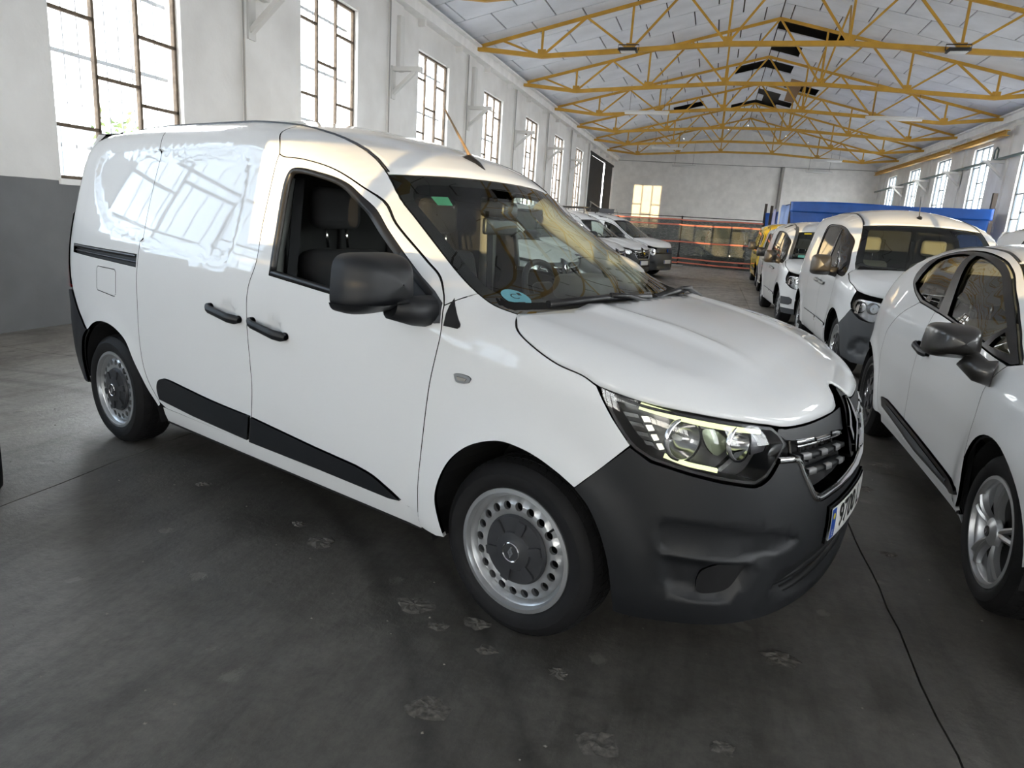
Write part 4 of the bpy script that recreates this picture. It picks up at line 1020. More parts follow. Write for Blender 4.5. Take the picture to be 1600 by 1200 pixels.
def build_roof_glass(B, root, paint, zc, ws=(-.10, -.906), roof_end=-3.44, bxt=.095, bzt=.018, bxb=.13, bzb=-.012, tint=None, frit=.055, wsb_in=0.0):
    """windscreen, roof skin"""
    # roof
    ss = np.concatenate([np.linspace(ws[1], ws[1] - .35, 9), np.linspace(ws[1] - .45, roof_end, 22)])
    E = B.edge(ss); cx = [bxt * max(0, 1 - (ws[1] - s) / .5) ** 1.5 for s in ss]; cz = [max(.012, float(zc(s)) - e[2]) for s, e in zip(ss, E)]
    rows = span(B, ss, cx, cz, 32, 2.3)
    sheet('roof', rows, paint, root, .004)
    # windscreen
    sw = np.linspace(ws[0], ws[1], 22); t = (ws[0] - sw) / (ws[0] - ws[1])
    rows = span(B, sw, bxb + (bxt - bxb) * t, bzb + (bzt - bzb) * t, 30, 2.0)
    g = sheet('windscreen', rows, tint or M_GLASSW, root)
    # painted black border behind the glass
    R_ = np.array(rows); nv, nu, _ = R_.shape
    def S(u, v):
        a = v * (nv - 1); b = u * (nu - 1); i = min(int(a), nv - 2); j = min(int(b), nu - 2); fa, fb = a - i, b - j
        return R_[i, j] * (1 - fa) * (1 - fb) + R_[i + 1, j] * fa * (1 - fb) + R_[i, j + 1] * (1 - fa) * fb + R_[i + 1, j + 1] * fa * fb
    inner = []; outer = []; N = 26
    iu0, iu1, iv0, iv1 = .045, .955, .20, .955
    path = [(u, 0) for u in np.linspace(0, 1, N)] + [(1, v) for v in np.linspace(0, 1, N)][1:] + [(u, 1) for u in np.linspace(1, 0, N)][1:] + [(0, v) for v in np.linspace(1, 0, N)][1:-1]
    rc = .05
    for u, v in path:
        outer.append(S(u, v) - np.array([.004, 0, .004])); iu = iu0 + (iu1 - iu0) * u; iv = iv0 + (iv1 - iv0) * v
        # round the inner corners
        du = min(iu - iu0, iu1 - iu); dv = min(iv - iv0, iv1 - iv)
        if du < rc and dv < rc * 1.6:
            k = (1 - du / rc) * (1 - dv / (rc * 1.6)); iu += (.5 - iu) * k * .04; iv += (.5 - iv) * k * .07
        inner.append(S(iu, iv) - np.array([.004, 0, .004]))
    n = len(path); mesh_obj('black_border', outer + inner, [(i, (i + 1) % n, n + (i + 1) % n, n + i) for i in range(n)], M_FRIT, g)
    # rear edge of the roof down to the top of the rear doors
    tail = []
    for u in np.linspace(-1, 1, 33):
        s_ = roof_end + (B.s0 - roof_end) * (1 - abs(u)); tail.append(tuple(B.edge(np.array([s_]), -1 if u <= 0 else 1)[0]))
    top = span(B, np.array([roof_end]), [0.0], [cz[-1]], 32, 2.3)[0]
    sheet('roof_rear_edge', [top, [tuple((np.array(a) + np.array(b)) / 2 + np.array([-.012, 0, .006]) * min(1, 3 * (1 - abs(u)))) for a, b, u in zip(top, tail, np.linspace(-1, 1, 33))], tail], paint, root)
    # ditch strips between the roof and the flanks
    for sg in (-1, 1):
        s2 = np.linspace(ws[1] - .01, roof_end + .3, 30); e = B.edge(s2, sg); mb = MB(); mb.tube([tuple(p + np.array([0, -sg * .004, .001])) for p in e], .0055, 6); mb.build('roof_ditch', M_TRIM, root)
    return S

def build_hood(B, root, paint, hood_edge, s_rear, crown=.055, cowl_bulge=.14, ridge=True, yr=.44):
    """bonnet: rolled flank on the wall surface plus the crowned top"""
    ed = np.array(hood_edge); s1 = B.s1
    sam = np.concatenate([np.linspace(s_rear, .6, 34), np.linspace(.6, s1, 26)[1:]]); zl = np.interp(sam, ed[:, 0], ed[:, 1])
    V = []; F = []; K = 8
    half = []
    for s, z in zip(sam, zl):
        zt = float(B.ztop(s)); zz = z + .0025 + (zt - z - .0025) * np.linspace(0, 1, K) ** .8
        if zt - z < .004: zz = np.linspace(zt - .004, zt, K)
        half.append(B.pts(np.stack([np.full(K, s), zz], 1)))
    half = np.array(half); full = np.concatenate([half, (half * [1, -1, 1])[::-1][1:]]); n = len(full)
    V = list(full.reshape(-1, 3)); F = [(i * K + j, (i + 1) * K + j, (i + 1) * K + j + 1, i * K + j + 1) for i in range(n - 1) for j in range(K - 1)]
    # top: height field over the plan inside the edge
    Ee = full[:, K - 1]; Eh = half[:, K - 1]
    o = np.argsort(Eh[:, 0]); ex, ey, ez = Eh[o, 0], np.abs(Eh[o, 1]), Eh[o, 2]
    xr = Eh[0, 0]; ye0 = abs(Eh[0, 1])
    rear = [(xr + cowl_bulge * (1 - (y / ye0) ** 2), y) for y in np.linspace(ye0, -ye0, 31)[1:-1]]
    poly = np.array([(p[0], p[1]) for p in Ee] + rear)
    P, T, L = fill(poly, (), .03)
    def Z(p):
        ye = np.interp(p[:, 0], ex, ey); ze = np.interp(p[:, 0], ex, ez); z = ze + crown * np.maximum(0, ye * ye - p[:, 1] ** 2) / .55
        if ridge:
            yrr = yr - .10 * np.clip((p[:, 0] - xr) / .8, 0, 1); f = np.clip((.62 - p[:, 0]) / .25, 0, 1) * np.clip((ye - np.abs(p[:, 1])) / .08, 0, 1); f = f * f * (3 - 2 * f)
            z = z + f * (.016 * np.exp(-((np.abs(p[:, 1]) - yrr) / .03) ** 2) - .006 / (1 + np.exp((np.abs(p[:, 1]) - yrr) / -.02)))
        return z
    zt = Z(P); n0 = len(V); V += [(a, b, c) for (a, b), c in zip(P, zt)]; F += [tuple(int(k) + n0 for k in t) for t in T]
    me = bpy.data.meshes.new('hood'); me.from_pydata([tuple(map(float, v)) for v in V], [], F)
    bm = bmesh.new(); bm.from_mesh(me); bmesh.ops.remove_doubles(bm, verts=bm.verts, dist=.0022)
    for f in bm.faces:
        if f.normal.dot(f.calc_center_median() - Vector((-.3, 0, .4))) < 0: f.normal_flip()
        f.smooth = True
    bm.to_mesh(me); bm.free(); me.materials.append(paint)
    ho = link(bpy.data.objects.new('hood', me), root)
    md = ho.modifiers.new('thickness', 'SOLIDIFY'); md.thickness = .006; md.offset = -1
    return ho

def build_express(root, paint, detail=True, win_glass=False, bumper_mat=None, plate='9700 L', side_windows=False, wheels='steel'):
    B = globals()['B']; G = GX; BM = bumper_mat or M_BPLAS
    hc = [(-1.55, .905), (-1.235, .885)]
    for sg in (-1, 1):
        fine = detail and sg < 0; h = .04 if fine else .07
        em = [(G['emb'], -.014, .012)]
        sd = panel(B, 'sliding_door', G['sliding_door'], paint, root, sgn=sg, h=h, smooth_outline=False, emboss=em + ([(ell(-1.565, .915, .055, .038), -.016, .02)] if fine else []))
        hl = [G['window']]
        fd = panel(B, 'front_door', G['front_door'], paint, root, holes=[[tuple(p) for p in catmull(G['window'], True, 8, (9, 12, 13, 0))]], sgn=sg, h=h, smooth_outline=False, emboss=[(ell(-1.24, .888, .055, .038), -.016, .02)] if fine else ())
        panel(B, 'cant_rail', G['cant_rail'], paint, root, sgn=sg, h=h * .7, smooth_outline=False)
        rail_hole = [(-3.20, 1.092), (-2.398, 1.093), (-2.398, 1.030), (-3.195, 1.044)]; flap = [(-2.844, .985), (-2.832, .996), (-2.63, .996), (-2.617, .984), (-2.624, .868), (-2.64, .853), (-2.842, .866), (-2.852, .878)]
        rq = panel(B, 'rear_quarter', G['rear_quarter'], paint, root, holes=[rail_hole, flap] if sg < 0 else [rail_hole], sgn=sg, h=h, smooth_outline=False, emboss=em)
        ch = panel(B, 'slide_rail', [(-3.21, 1.10), (-2.39, 1.10), (-2.39, 1.022), (-3.20, 1.036)], M_TRIM, root, sgn=sg, off=-.018, h=.06, smooth_outline=False, flange=0, back=False)
        strip(B, 'rail_lip', [(s, 1.083 - .0 * s) for s in np.linspace(-3.19, -2.41, 14)], .016, M_TRIM, ch, off=.003, sgn=sg)
        strip(B, 'rail_track', [(s, 1.052 - .006 * (s + 2.4)) for s in np.linspace(-3.19, -2.41, 14)], .010, mat('dark rail steel', (.05, .05, .055), .3, metal=.8), ch, off=-.008, sgn=sg)
        if sg < 0: panel(B, 'fuel_flap', flap, paint, root, sgn=sg, h=.05, smooth_outline=False, gap=.002)
        panel(B, 'fender', G['fender'], paint, root, sgn=sg, h=h * .9, smooth_outline=False, back=False)
        panel(B, 'sill', [(-2.265, .322), (-.428, .322), (-.428, .240), (-2.265, .240)], paint, root, sgn=sg, off=-.012, h=.07, smooth_outline=False, back=False)
        for nm, pts in (('side_moulding', cm((-2.236, .372), (-2.24, .43), (-2.215, .475), (-2.165, .497), (-2.09, .499)) + cm((-2.09, .499), (-1.74, .475), (-1.428, .466))[1:] + [(-1.436, .43), (-1.470, .340), (-1.918, .352)]),
                        ('side_moulding', [(-1.414, .464), (-1.0, .434), (-.74, .420)] + cm((-.74, .42), (-.65, .405), (-.57, .374), (-.5, .342))[1:] + [(-.56, .334), (-.973, .337), (-1.456, .335), (-1.425, .42)])):
            panel(B, nm, pts, BM, root, sgn=sg, off=.012, flange=.016, h=.06, smooth_outline=False, back=False, gap=.001)
        # tail lamp, rear door, rear corner
        panel(B, 'tail_lamp', [(-3.29, 1.26), (-3.288, 1.1), (-3.262, .90), (-3.24, .835), (-3.40, .83), (-3.43, 1.0), (-3.43, 1.27)], M_RED, root, sgn=sg, off=.006, h=.05, smooth_outline=False)
        panel(B, 'rear_door', Etop(B, -3.30, B.s0 + .003, 12, .004) + [(B.s0 + .003, .64), (-3.62, .64), (-3.43, .72), (-3.41, .82), (-3.437, 1.0), (-3.437, 1.275), (-3.295, 1.265), (-3.292, 1.4)], paint, root, sgn=sg, h=.07, smooth_outline=False)
        # bumper pieces
        panel(B, 'rear_bumper', G['rbumper'], BM, root, sgn=sg, off=.008, h=.07, smooth_outline=False)
        # arches
        for cx, r in ((.035, .40), (-2.72, .40)):
            mb = MB(); a = [(cx + r * math.cos(t), .30 + r * math.sin(t)) for t in np.linspace(-.2, PI + .2, 26)]
            yy = np.abs(B.pts([(x, max(z, .24)) for x, z in a])[:, 1]) - .008; V = []
            for (x, z), y in zip(a, yy): V += [(x, sg * y, z), (x, sg * .48, z)]
            F = [(2 * i, 2 * i + 1, 2 * i + 3, 2 * i + 2) for i in range(len(a) - 1)]
            F.append(tuple(2 * i + 1 for i in range(len(a)))); mb.add(V, F); mb.build('wheel_arch_liner', M_GAP, root)
        # window surround, sail
        wl_ = catmull(G['window'], True, 8, (9, 12, 13, 0)); strip(B, 'window_seal', inset_poly(dedupe(wl_), .010), .022, M_TRIM, fd, off=.002, sgn=sg, th=.02, closed=True)
        panel(B, 'mirror_sail', [(-.60, 1.046), (-.60, 1.252), (-.54, 1.214), (-.40, 1.132), (-.352, 1.098), (-.336, 1.045), (-.334, 1.030), (-.36, 1.026)], M_GPLAS if detail else M_TRIM, fd, sgn=sg, off=.004, h=.05, smooth_outline=False, back=False, flange=.01)
        panel(B, 'sail_tip', [(-.332, 1.118), (-.29, 1.075), (-.256, 1.040), (-.253, 1.030), (-.262, 1.021), (-.321, 1.024), (-.322, 1.04)], M_TRIM, root, sgn=sg, off=.003, h=.03, smooth_outline=False, back=False, flange=.006)
        if sg > 0 or win_glass:
            P, T, L = fill(densify(dedupe(wl_), .05), (), .06); mesh_obj('door_glass', B.pts(P, -.012, sg), [tuple(t) for t in T], M_GLASSW, fd)
        else:   # the window is wound down: the top edge of the pane shows above the door
            gl = [(s, 1.098 - .07 * (s + 1.28) / .92) for s in np.linspace(-1.27, -.62, 12)]
            mesh_obj('door_glass', list(B.pts(gl, -.022, sg)) + list(B.pts([(a, b - .03) for a, b in gl], -.022, sg)), [(i, i + 1, i + 13, i + 12) for i in range(11)], M_GLASSW, fd)
        handle(B, sd, -1.714, .921, -1.462, .888, sg); handle(B, fd, -1.395, .900, -1.138, .862, sg)
    # front bumper across the whole width
    bo = G['bumper'] + mir(B, G['bumper']) + mir(B, G['bumper_low']) + G['bumper_low']
    rec = [(.50, .566), (.53, .578), (.676, .574), (.912, .530), (.985, .505), (1.012, .482), (.946, .478), (.815, .452), (.78, .392), (.732, .332), (.617, .338), (.541, .352), (.520, .45)]
    rec = [(.50, .566), (.53, .578), (.676, .574), (.912, .530), (.985, .505), (1.012, .484), (.95, .480), (.812, .466), (.64, .474), (.515, .482)]
    rec2 = [(.517, .468), (.64, .460), (.80, .452), (.78, .392), (.732, .332), (.617, .338), (.541, .352)]
    lowp = [(.90, .365), (1.05, .392), (1.30, .402), (B.s1, .405)]; low = lowp + mir(B, lowp)[1:] + mir(B, [(.90, .345), (1.0, .30), (1.2, .285), (B.s1, .283)]) + [(B.s1, .283), (1.2, .285), (1.0, .30), (.90, .345)]
    fb = panel(B, 'front_bumper', bo, BM, root, h=.035 if detail else .06, smooth_outline=False, emboss=[(rec, -.012, .006), (mir(B, rec), -.012, .006), (rec2, -.028, .010), (mir(B, rec2), -.028, .010), (dedupe(np.array(low)), -.03, .016)], off=.004, back=False)
    for zz in (.318, .362):
        strip(B, 'intake_slat', [(s, zz - .006 + .0 * s) for s in np.linspace(.93, 2 * B.s1 - .93, 40)], .018, M_TRIM, fb, off=-.010, th=.02)
    for fz in (1, -1):
        pl = [(.645, .425), (.796, .455), (.775, .41), (.746, .366), (.70, .350), (.643, .352)]
        panel(B, 'fog_lamp_blank', pl if fz > 0 else mir(B, pl), M_TRIM, fb, off=-.016, h=.04, smooth_outline=True, back=False, flange=.012, corners=())
    # grille
    gr = empty('grille', parent=root); s1 = B.s1
    gb = [(.905, .80), (.872, .758), (.975, .747), (1.004, .706), (1.092, .604), (1.134, .597), (s1, .59)]; gtp = [(s1, .80), (1.374, .80), (1.136, .80), (.983, .805)]
    panel(B, 'grille_back', gb + mir(B, gb)[1:] + mir(B, gtp)[:-1] + gtp, M_GAP, gr, off=-.05, h=.08, smooth_outline=False, back=False, flange=0)
    up = [(.884, .828), (.9, .840), (.945, .834), (1.068, .829), (1.234, .828), (1.34, .830), (s1, .832)]; lo = [(s1, .755), (1.38, .760), (1.136, .782), (.983, .794), (.925, .803)]
    panel(B, 'grille_surround', up + mir(B, up)[1:] + mir(B, lo)[:-1] + lo, M_TRIM if not detail else M_BPLAS, gr, off=-.004, h=.05, smooth_outline=False, back=False, flange=.05)
    for k in (1, -1):
        f = (lambda p: p) if k > 0 else (lambda p: [(2 * s1 - a, b) for a, b in p])
        for a, b in (((.985, .790), (1.10, .782)), ((1.12, .776), (1.24, .768)), ((1.26, .772), (1.365, .760))):
            strip(B, 'chrome_accent', f([(a[0] + (b[0] - a[0]) * t, a[1] + (b[1] - a[1]) * t) for t in np.linspace(0, 1, 6)]), .018, M_CHROME, gr, off=.001, th=.012)
        strip(B, 'chrome_accent', f([(a, .7785 - .062 * (a - .985)) for a in np.linspace(.985, 1.365, 14)]), .009, M_CHROME, gr, off=.001, th=.012)
        for z0, z1, sa in ((.742, .708, .985), (.690, .658, 1.02)):
            bar = [(s, z0 + (z1 - z0) * (s - sa) / (1.40 - sa)) for s in np.linspace(sa, 1.42, 16)]
            bb = strip(B, 'grille_bar', f(bar), .016, M_BPLAS, gr, off=-.004, th=.03)
            for j in range(3):
                c = sa + .03 + j * .135; q = [(s, z0 + (z1 - z0) * (s - sa) / (1.40 - sa) + .003) for s in np.linspace(c, c + .055, 4)]
                strip(B, 'grille_stud', f(q), .020, mat('satin grey stud', (.28, .28, .285), .35, metal=.5), bb, off=.001, th=.012)
        for j in range(7):
            c = 1.0 + j * .06; strip(B, 'grille_rib', f([(c, max(.60, .735 - (1.10 - min(c, 1.10)) * 0 - .0)), (c, .70), (c + .002, .775)]) if c > 1.05 else f([(c, .73), (c, .75), (c, .785)]), .006, M_TRIM, gr, off=-.03, th=.01)
    fr = [(.872, .755), (.93, .750), (.972, .745), (.99, .728), (1.004, .703)] + cm((1.004, .703), (1.05, .645), (1.085, .608), (1.11, .595), (1.16, .590))[1:] + [(1.326, .588), (s1, .588)]
    strip(B, 'chrome_frame', fr + mir(B, fr)[1:], .018, M_CHROME, gr, off=.010, th=.016)
    # emblem
    em = empty('emblem', parent=gr); hh = [(-.062, .772), (-.045, .69), (-.018, .655), (.018, .655), (.045, .69), (.062, .772), (.035, .862), (.012, .888), (-.012, .888), (-.035, .862)]
    panel(B, 'emblem_plinth', [(s1 + a, b) for a, b in hh], M_TRIM, em, off=.010, h=.03, smooth_outline=False, back=False, flange=.04)
    def dia(w, h): return [(0, h), (w, 0), (0, -h), (-w, 0)]
    c0 = .772
    for half in (1, -1):
        ring = [(0, .096), (half * .058, 0), (0, -.096), (0, -.062), (half * .034, 0), (0, .062)]
        if half > 0: ring = [(.004, .096), (.058, 0), (-.006, -.096), (-.006, -.066), (.032, 0), (.004, .048)]
        else: ring = [(-.004, .096), (-.058, 0), (.0, -.08), (.0, -.05), (-.032, 0), (-.004, .060)]
        panel(B, 'emblem_band', [(s1 + a, c0 + b) for a, b in ring], M_CHROME, em, off=.024 if half > 0 else .020, h=.02, smooth_outline=False, back=False, flange=.014, gap=.0)
    # headlamps
    for sg in (-1, 1):
        hlmp = empty('headlamp', parent=root); HD = G['headlight']
        if not detail:
            panel(B, 'lens', HD, M_GLASSC, hlmp, sgn=sg, h=.06, smooth_outline=False, back=False, flange=0); panel(B, 'bucket', HD, mat('lamp interior grey', (.45, .45, .46), .25, metal=.7), hlmp, sgn=sg, off=-.03, h=.08, smooth_outline=False, back=False, flange=0)
            panel(B, 'lamp_rim', HD, M_TRIM, hlmp, holes=[[tuple(p) for p in inset_poly(dedupe(np.array(HD)), .022)]], sgn=sg, off=-.002, h=.05, smooth_outline=False, back=False, flange=.03); continue
        panel(B, 'lens', HD, M_GLASSC, hlmp, sgn=sg, h=.03, smooth_outline=False, back=False, flange=0)
        panel(B, 'bucket', HD, mat('lamp bucket', (.14, .14, .145), .25, metal=.5), hlmp, sgn=sg, off=-.085, h=.05, smooth_outline=False, back=False, flange=0, gap=-.01)
        rim = panel(B, 'lamp_rim', HD, M_TRIM, hlmp, holes=[[tuple(p) for p in inset_poly(dedupe(np.array(HD)), .012)]], sgn=sg, off=-.004, h=.04, smooth_outline=False, back=False, flange=.085)
        strip(B, 'light_guide', cm((.404, .893), (.511, .877), (.646, .858), (.812, .838)), .019, M_LED, hlmp, off=-.012, sgn=sg, th=.01)
        bd = panel(B, 'lamp_badge', [(.318, .915), (.400, .907), (.394, .889), (.328, .897)], mat('badge grey', (.22, .22, .21), .3, metal=.6), hlmp, sgn=sg, off=-.014, h=.03, smooth_outline=False, back=False, flange=.006)
        if sg < 0:
            t = text_on_wall(B, 'badge_lettering', 'RENAULT', .361, .9025, .0135, M_PLATE, bd, off=-.0125, xs=1.15)
        for k, (a, b) in enumerate((((.408, .866), (.432, .868)), ((.424, .842), (.446, .845)), ((.443, .817), (.463, .820)), ((.462, .793), (.482, .796)))):
            q = [(a[0], a[1]), (b[0], b[1]), (b[0] + .012, b[1] - .017), (a[0] + .014, a[1] - .019)]
            panel(B, 'day_light_cell', q, M_LEDW, hlmp, sgn=sg, off=-.022, h=.03, smooth_outline=False, back=False, flange=.012)
            q2 = [(a[0] - .058 + k * .006, a[1] + .003), (a[0] - .008, a[1] + .002), (a[0] + .002, a[1] - .012), (a[0] - .045 + k * .006, a[1] - .012)]
            panel(B, 'lamp_fin', q2, M_SILR, hlmp, sgn=sg, off=-.03, h=.03, smooth_outline=False, back=False, flange=.01)
        strip(B, 'lower_light_guide', cm((.492, .762), (.56, .745), (.617, .737), (.655, .731)), .012, M_LED, hlmp, off=-.018, sgn=sg, th=.01)
        panel(B, 'lamp_wing', [(.655, .738), (.712, .786), (.76, .79), (.70, .752), (.668, .727), (.60, .740)], M_SILR, hlmp, sgn=sg, off=-.022, h=.03, smooth_outline=False, back=False, flange=.02)
        for c, r in (((.545, .812), .056), ((.735, .805), .048)):
            p = B.pts(c, -.03, sg)[0]; n = B.nrm(c, sg)[0]; n = n * .6 + np.array([.7, 0, .05])
            lathe_part('reflector', [(r, .0), (r * .85, -.018), (r * .55, -.038), (.004, -.046)], p, n, M_SILR, hlmp)
            lathe_part('bulb', [(0, -.01), (.006, -.014), (.009, -.03), (.007, -.05)], p, n, M_PLATE, hlmp, 14)
            lathe_part('reflector_ring', [(r * 1.0, .003), (r * 1.14, .002), (r * 1.16, -.008)], p, n, M_CHROME, hlmp)
        panel(B, 'lamp_mask', [(.60, .84), (.66, .835), (.70, .80), (.66, .765), (.62, .79)], mat('lamp mask green', (.25, .28, .2), .2, metal=.5), hlmp, sgn=sg, off=-.045, h=.03, smooth_outline=True, back=False, flange=.02, corners=())
        panel(B, 'lamp_housing_end', [(.80, .83), (.86, .835), (.905, .80), (.87, .765), (.80, .76)], mat('lamp smoke', (.10, .10, .11), .15, metal=.4), hlmp, sgn=sg, off=-.05, h=.04, smooth_outline=False, back=False, flange=.02)
    # number plate following the bumper
    q = [(s1 - .26, .43), (s1 + .26, .43), (s1 + .26, .54), (s1 - .26, .54)]
    pl = panel(B, 'number_plate', q, M_PLATE, root, off=.018, h=.04, smooth_outline=False, back=False, flange=.006, gap=0)
    q2 = [(s1 - .272, .42), (s1 + .272, .42), (s1 + .272, .55), (s1 - .272, .55)]
    panel(B, 'plate_holder', q2, M_TRIM, pl, off=.013, h=.04, smooth_outline=False, back=False, flange=.012, gap=0)
    panel(B, 'plate_band', [(s1 - .256, .434), (s1 - .215, .434), (s1 - .215, .536), (s1 - .256, .536)], M_PBLUE, pl, off=.0188, h=.03, smooth_outline=False, back=False, flange=0, gap=0)
    if plate:
        text_on_wall(B, 'plate_letters', plate, s1 - .015, .487, .112, M_INK, pl, off=.0195, bold=.0015, xs=1.05)
        text_on_wall(B, 'plate_country', 'E', s1 - .236, .452, .03, M_PLATE, pl, off=.0195)
        panel(B, 'plate_stars', ell(s1 - .2355, .510, .011, .011, 16), mat('plate yellow', (.7, .55, .03), .4), pl, off=.0192, h=.02, smooth_outline=False, back=False, flange=0, gap=0)
    # marker lamps on the fenders
    for sg in (-1, 1):
        ml = panel(B, 'side_marker', [(-.252, .876), (-.24, .882), (-.182, .880), (-.172, .872), (-.182, .856), (-.2, .850), (-.238, .850), (-.246, .86)], M_SILV, root, sgn=sg, off=.005, h=.03, smooth_outline=True, corners=(), back=False, flange=.008)
        panel(B, 'marker_lens', [(-.236, .873), (-.188, .872), (-.196, .858), (-.230, .858)], mat('amber smoke', (.35, .33, .3), .2), ml, sgn=sg, off=.008, h=.03, smooth_outline=False, back=False, flange=.004)
    # roof, glass, bonnet
    zc = pchip([-3.6, -3.4, -3.2, -2.8, -2.2, -1.8, -1.4, -1.1, -1.0, -.906], [1.73, 1.755, 1.79, 1.815, 1.822, 1.806, 1.752, 1.668, 1.628, 1.55])
    S = build_roof_glass(B, root, paint, zc)
    build_hood(B, root, paint, G['hood_edge'], -.106)
    # cowl, wipers
    e = B.edge(np.array([-.10]))[0]; rows = []
    for k, (dx, dz) in enumerate(((-.06, .008), (.0, -.012), (.07, -.03), (.10, -.05))):
        rows.append([(e[0] + dx + .135 * (1 - (y / .74) ** 2), y * .985, e[2] + dz - .006 * (1 - (y / .74) ** 2)) for y in np.linspace(-.74, .74, 25)])
    sheet('cowl', rows, M_TRIM, root)
    for y0, y1 in ((-.62, -.02), (.02, .66)):
        w = empty('wiper', parent=root); f = lambda y, h, d: (e[0] + .03 + d + .135 * (1 - (y / .74) ** 2), y, e[2] + h)
        MB().tube([f(y0, .030, -.045), f((y0 + y1) / 2, .045, -.05), f(y1, .036, -.05)], .014, 8).build('wiper_blade', M_TRIM, w)
        MB().tube([f(y1 + .02, .0, .0), f((y0 + y1) / 2 + .1, .05, -.03), f((y0 + y1) / 2, .056, -.04)], [.016, .011, .009], 8).build('wiper_arm', M_TRIM, w)
    # aerial
    a0 = Vector((-.93, 0, 1.605)); ae = empty('roof_aerial', parent=root)
    rows = [];
    mb = MB(); mb.tube([(-1.02, 0, 1.628), (-.98, 0, 1.634), (-.93, 0, 1.612), (-.86, 0, 1.568)], [.028, .034, .026, .008], 12); mb.build('aerial_foot', M_TRIM, ae)
    MB().tube([(-.95, 0, 1.625), (-1.0, 0, 1.69), (-1.142, 0, 1.868)], [.011, .007, .0045], 10).build('aerial_rod', mat('worn aerial', (.25, .16, .08), .4), ae)
    # wheels
    for x in (0, -2.812):
        for sg in (-1, 1): wheel(root, x, sg * .832, .3035, .308, .207, .19, wheels, sg, detail=detail)
    # underbody
    MB().box((-3.35, -.46, .22), (.62, .46, .55)).box((-2.3, -.80, .22), (-.45, .80, .34)).build('underbody', M_GAP, root)
    # mirrors
    if detail: mirror_unit(root, (-.74, .965, 1.165), 1, (.17, .27, .185), base=[(-.44, .85, 1.062), (-.50, .91, 1.066), (-.60, .94, 1.085)], yaw=R(-68))   # folded in
    for sg in ((-1,) if detail else (-1, 1)): mirror_unit(root, (-.45, sg * 1.03, 1.160), sg, (.17, .305, .185), base=[(-.40, sg * .85, 1.062), (-.42, sg * .92, 1.066), (-.44, sg * 1.0, 1.085)], yaw=R(10))
    return S
VAN = (-0.228, 2.839, 1.926)
def place_vehicle(o, x, y, heading): o.location = (x, y, 0); o.rotation_euler = (0, 0, PI / 2 - heading)
van = empty('panel_van', label='white panel van with black bumper and side mouldings in the foreground', cat='van')
place_vehicle(van, *VAN)
VS = build_express(van, M_PAINT)
# ---- cab interior of the foreground van
def seat(root, x, y, zc=.50, m=None, head=True, w=.46, tall=1.22):
    s = empty('seat', (x, y, 0), parent=root); m = m or M_SEAT
    MB().cbox((.20, 0, zc + .07), (.52, w, .16), .05).build('cushion', m, s)
    rows = []
    mb = MB(); mb.cbox((0, 0, 0), (.15, w, tall - zc - .1), .055)
    a = R(-14); mb.v = [(-.10 + p[0] * math.cos(a) + p[2] * math.sin(a), p[1], (tall + zc) / 2 + .03 - p[0] * math.sin(a) * -1 * 0 + p[2] * math.cos(a) - p[0] * math.sin(a)) for p in mb.v]; mb.build('backrest', m, s)
    if head:
        MB().cbox((-.21, 0, tall + .16), (.10, .27, .19), .045).build('headrest', m, s)
        for k in (-.06, .06): MB().tube([(-.19, k, tall - .02), (-.21, k, tall + .1)], .007, 6).build('headrest_post', M_CHROME, s)
    return s
def cab(root, wx=-.1, fine=True, dash=None, sm=None, z0=1.06):
    for y in (-.36, .36): seat(root, -1.28, y, m=sm)
    prof = [(wx - .02, z0 - .035), (wx - .12, z0 - .01), (wx - .30, z0 - .005), (wx - .44, z0 - .02), (wx - .50, z0 - .06), (wx - .47, z0 - .16), (wx - .42, z0 - .28), (wx, z0 - .28)]
    mb = MB(); mb.prism(prof, -.70, .70, 'xz'); d = mb.build('dashboard', dash or M_TAN, root, sharp=40)
    bmb = MB(); bmb.cbox((0, 0, 0), (.20, .36, .12), .04); bmb.v = [(wx - .40 + p[0], .37 + p[1], z0 + .03 + p[2]) for p in bmb.v]; bmb.build('instrument_hood', dash or M_TAN, d)
    MB().cbox((wx - .33, -.38, z0 - .002), (.10, .34, .012), .004).build('air_vent', M_TRIM, d); MB().cbox((wx - .10, .0, z0 - .006), (.05, .5, .012), .004).build('demister_vent', M_TRIM, d)
    st = empty('steering_wheel', (wx - .62, .37, z0 - .04), parent=root); q = Matrix.Rotation(R(62), 3, 'Y')
    def tilt(mb): mb.v = [tuple(q @ Vector(p)) for p in mb.v]; return mb
    tilt(MB().tube([(.185 * math.cos(a), .185 * math.sin(a), 0) for a in np.linspace(0, 2 * PI, 41)[:-1]], .016, 10, closed=True)).build('rim', M_TRIM, st)
    tilt(MB().cbox((0, 0, -.015), (.16, .14, .05), .02)).build('hub', M_TRIM, st)
    for a in (0, PI, PI / 2): tilt(MB().bar((.05 * math.sin(a) * 1, .05 * math.cos(a), -.01), (.18 * math.sin(a), .18 * math.cos(a), 0), .035, .018)).build('spoke', M_TRIM, st)
    bk = MB(); bk.prism([(-.79, .42), (.79, .42), (.80, .95), (.74, 1.3), (.66, 1.52), (.5, 1.64), (-.5, 1.64), (-.66, 1.52), (-.74, 1.3), (-.80, .95)], -1.70, -1.67, 'yz')
    for k in (-.5, -.17, .17, .5): bk.cbox((-1.655, k, .95), (.03, .06, 1.0), .01)
    bk.build('bulkhead', M_GAP, root)
    MB().box((-1.66, -.78, .36), (-.44, .78, .42)).build('cab_floor', M_GAP, root)
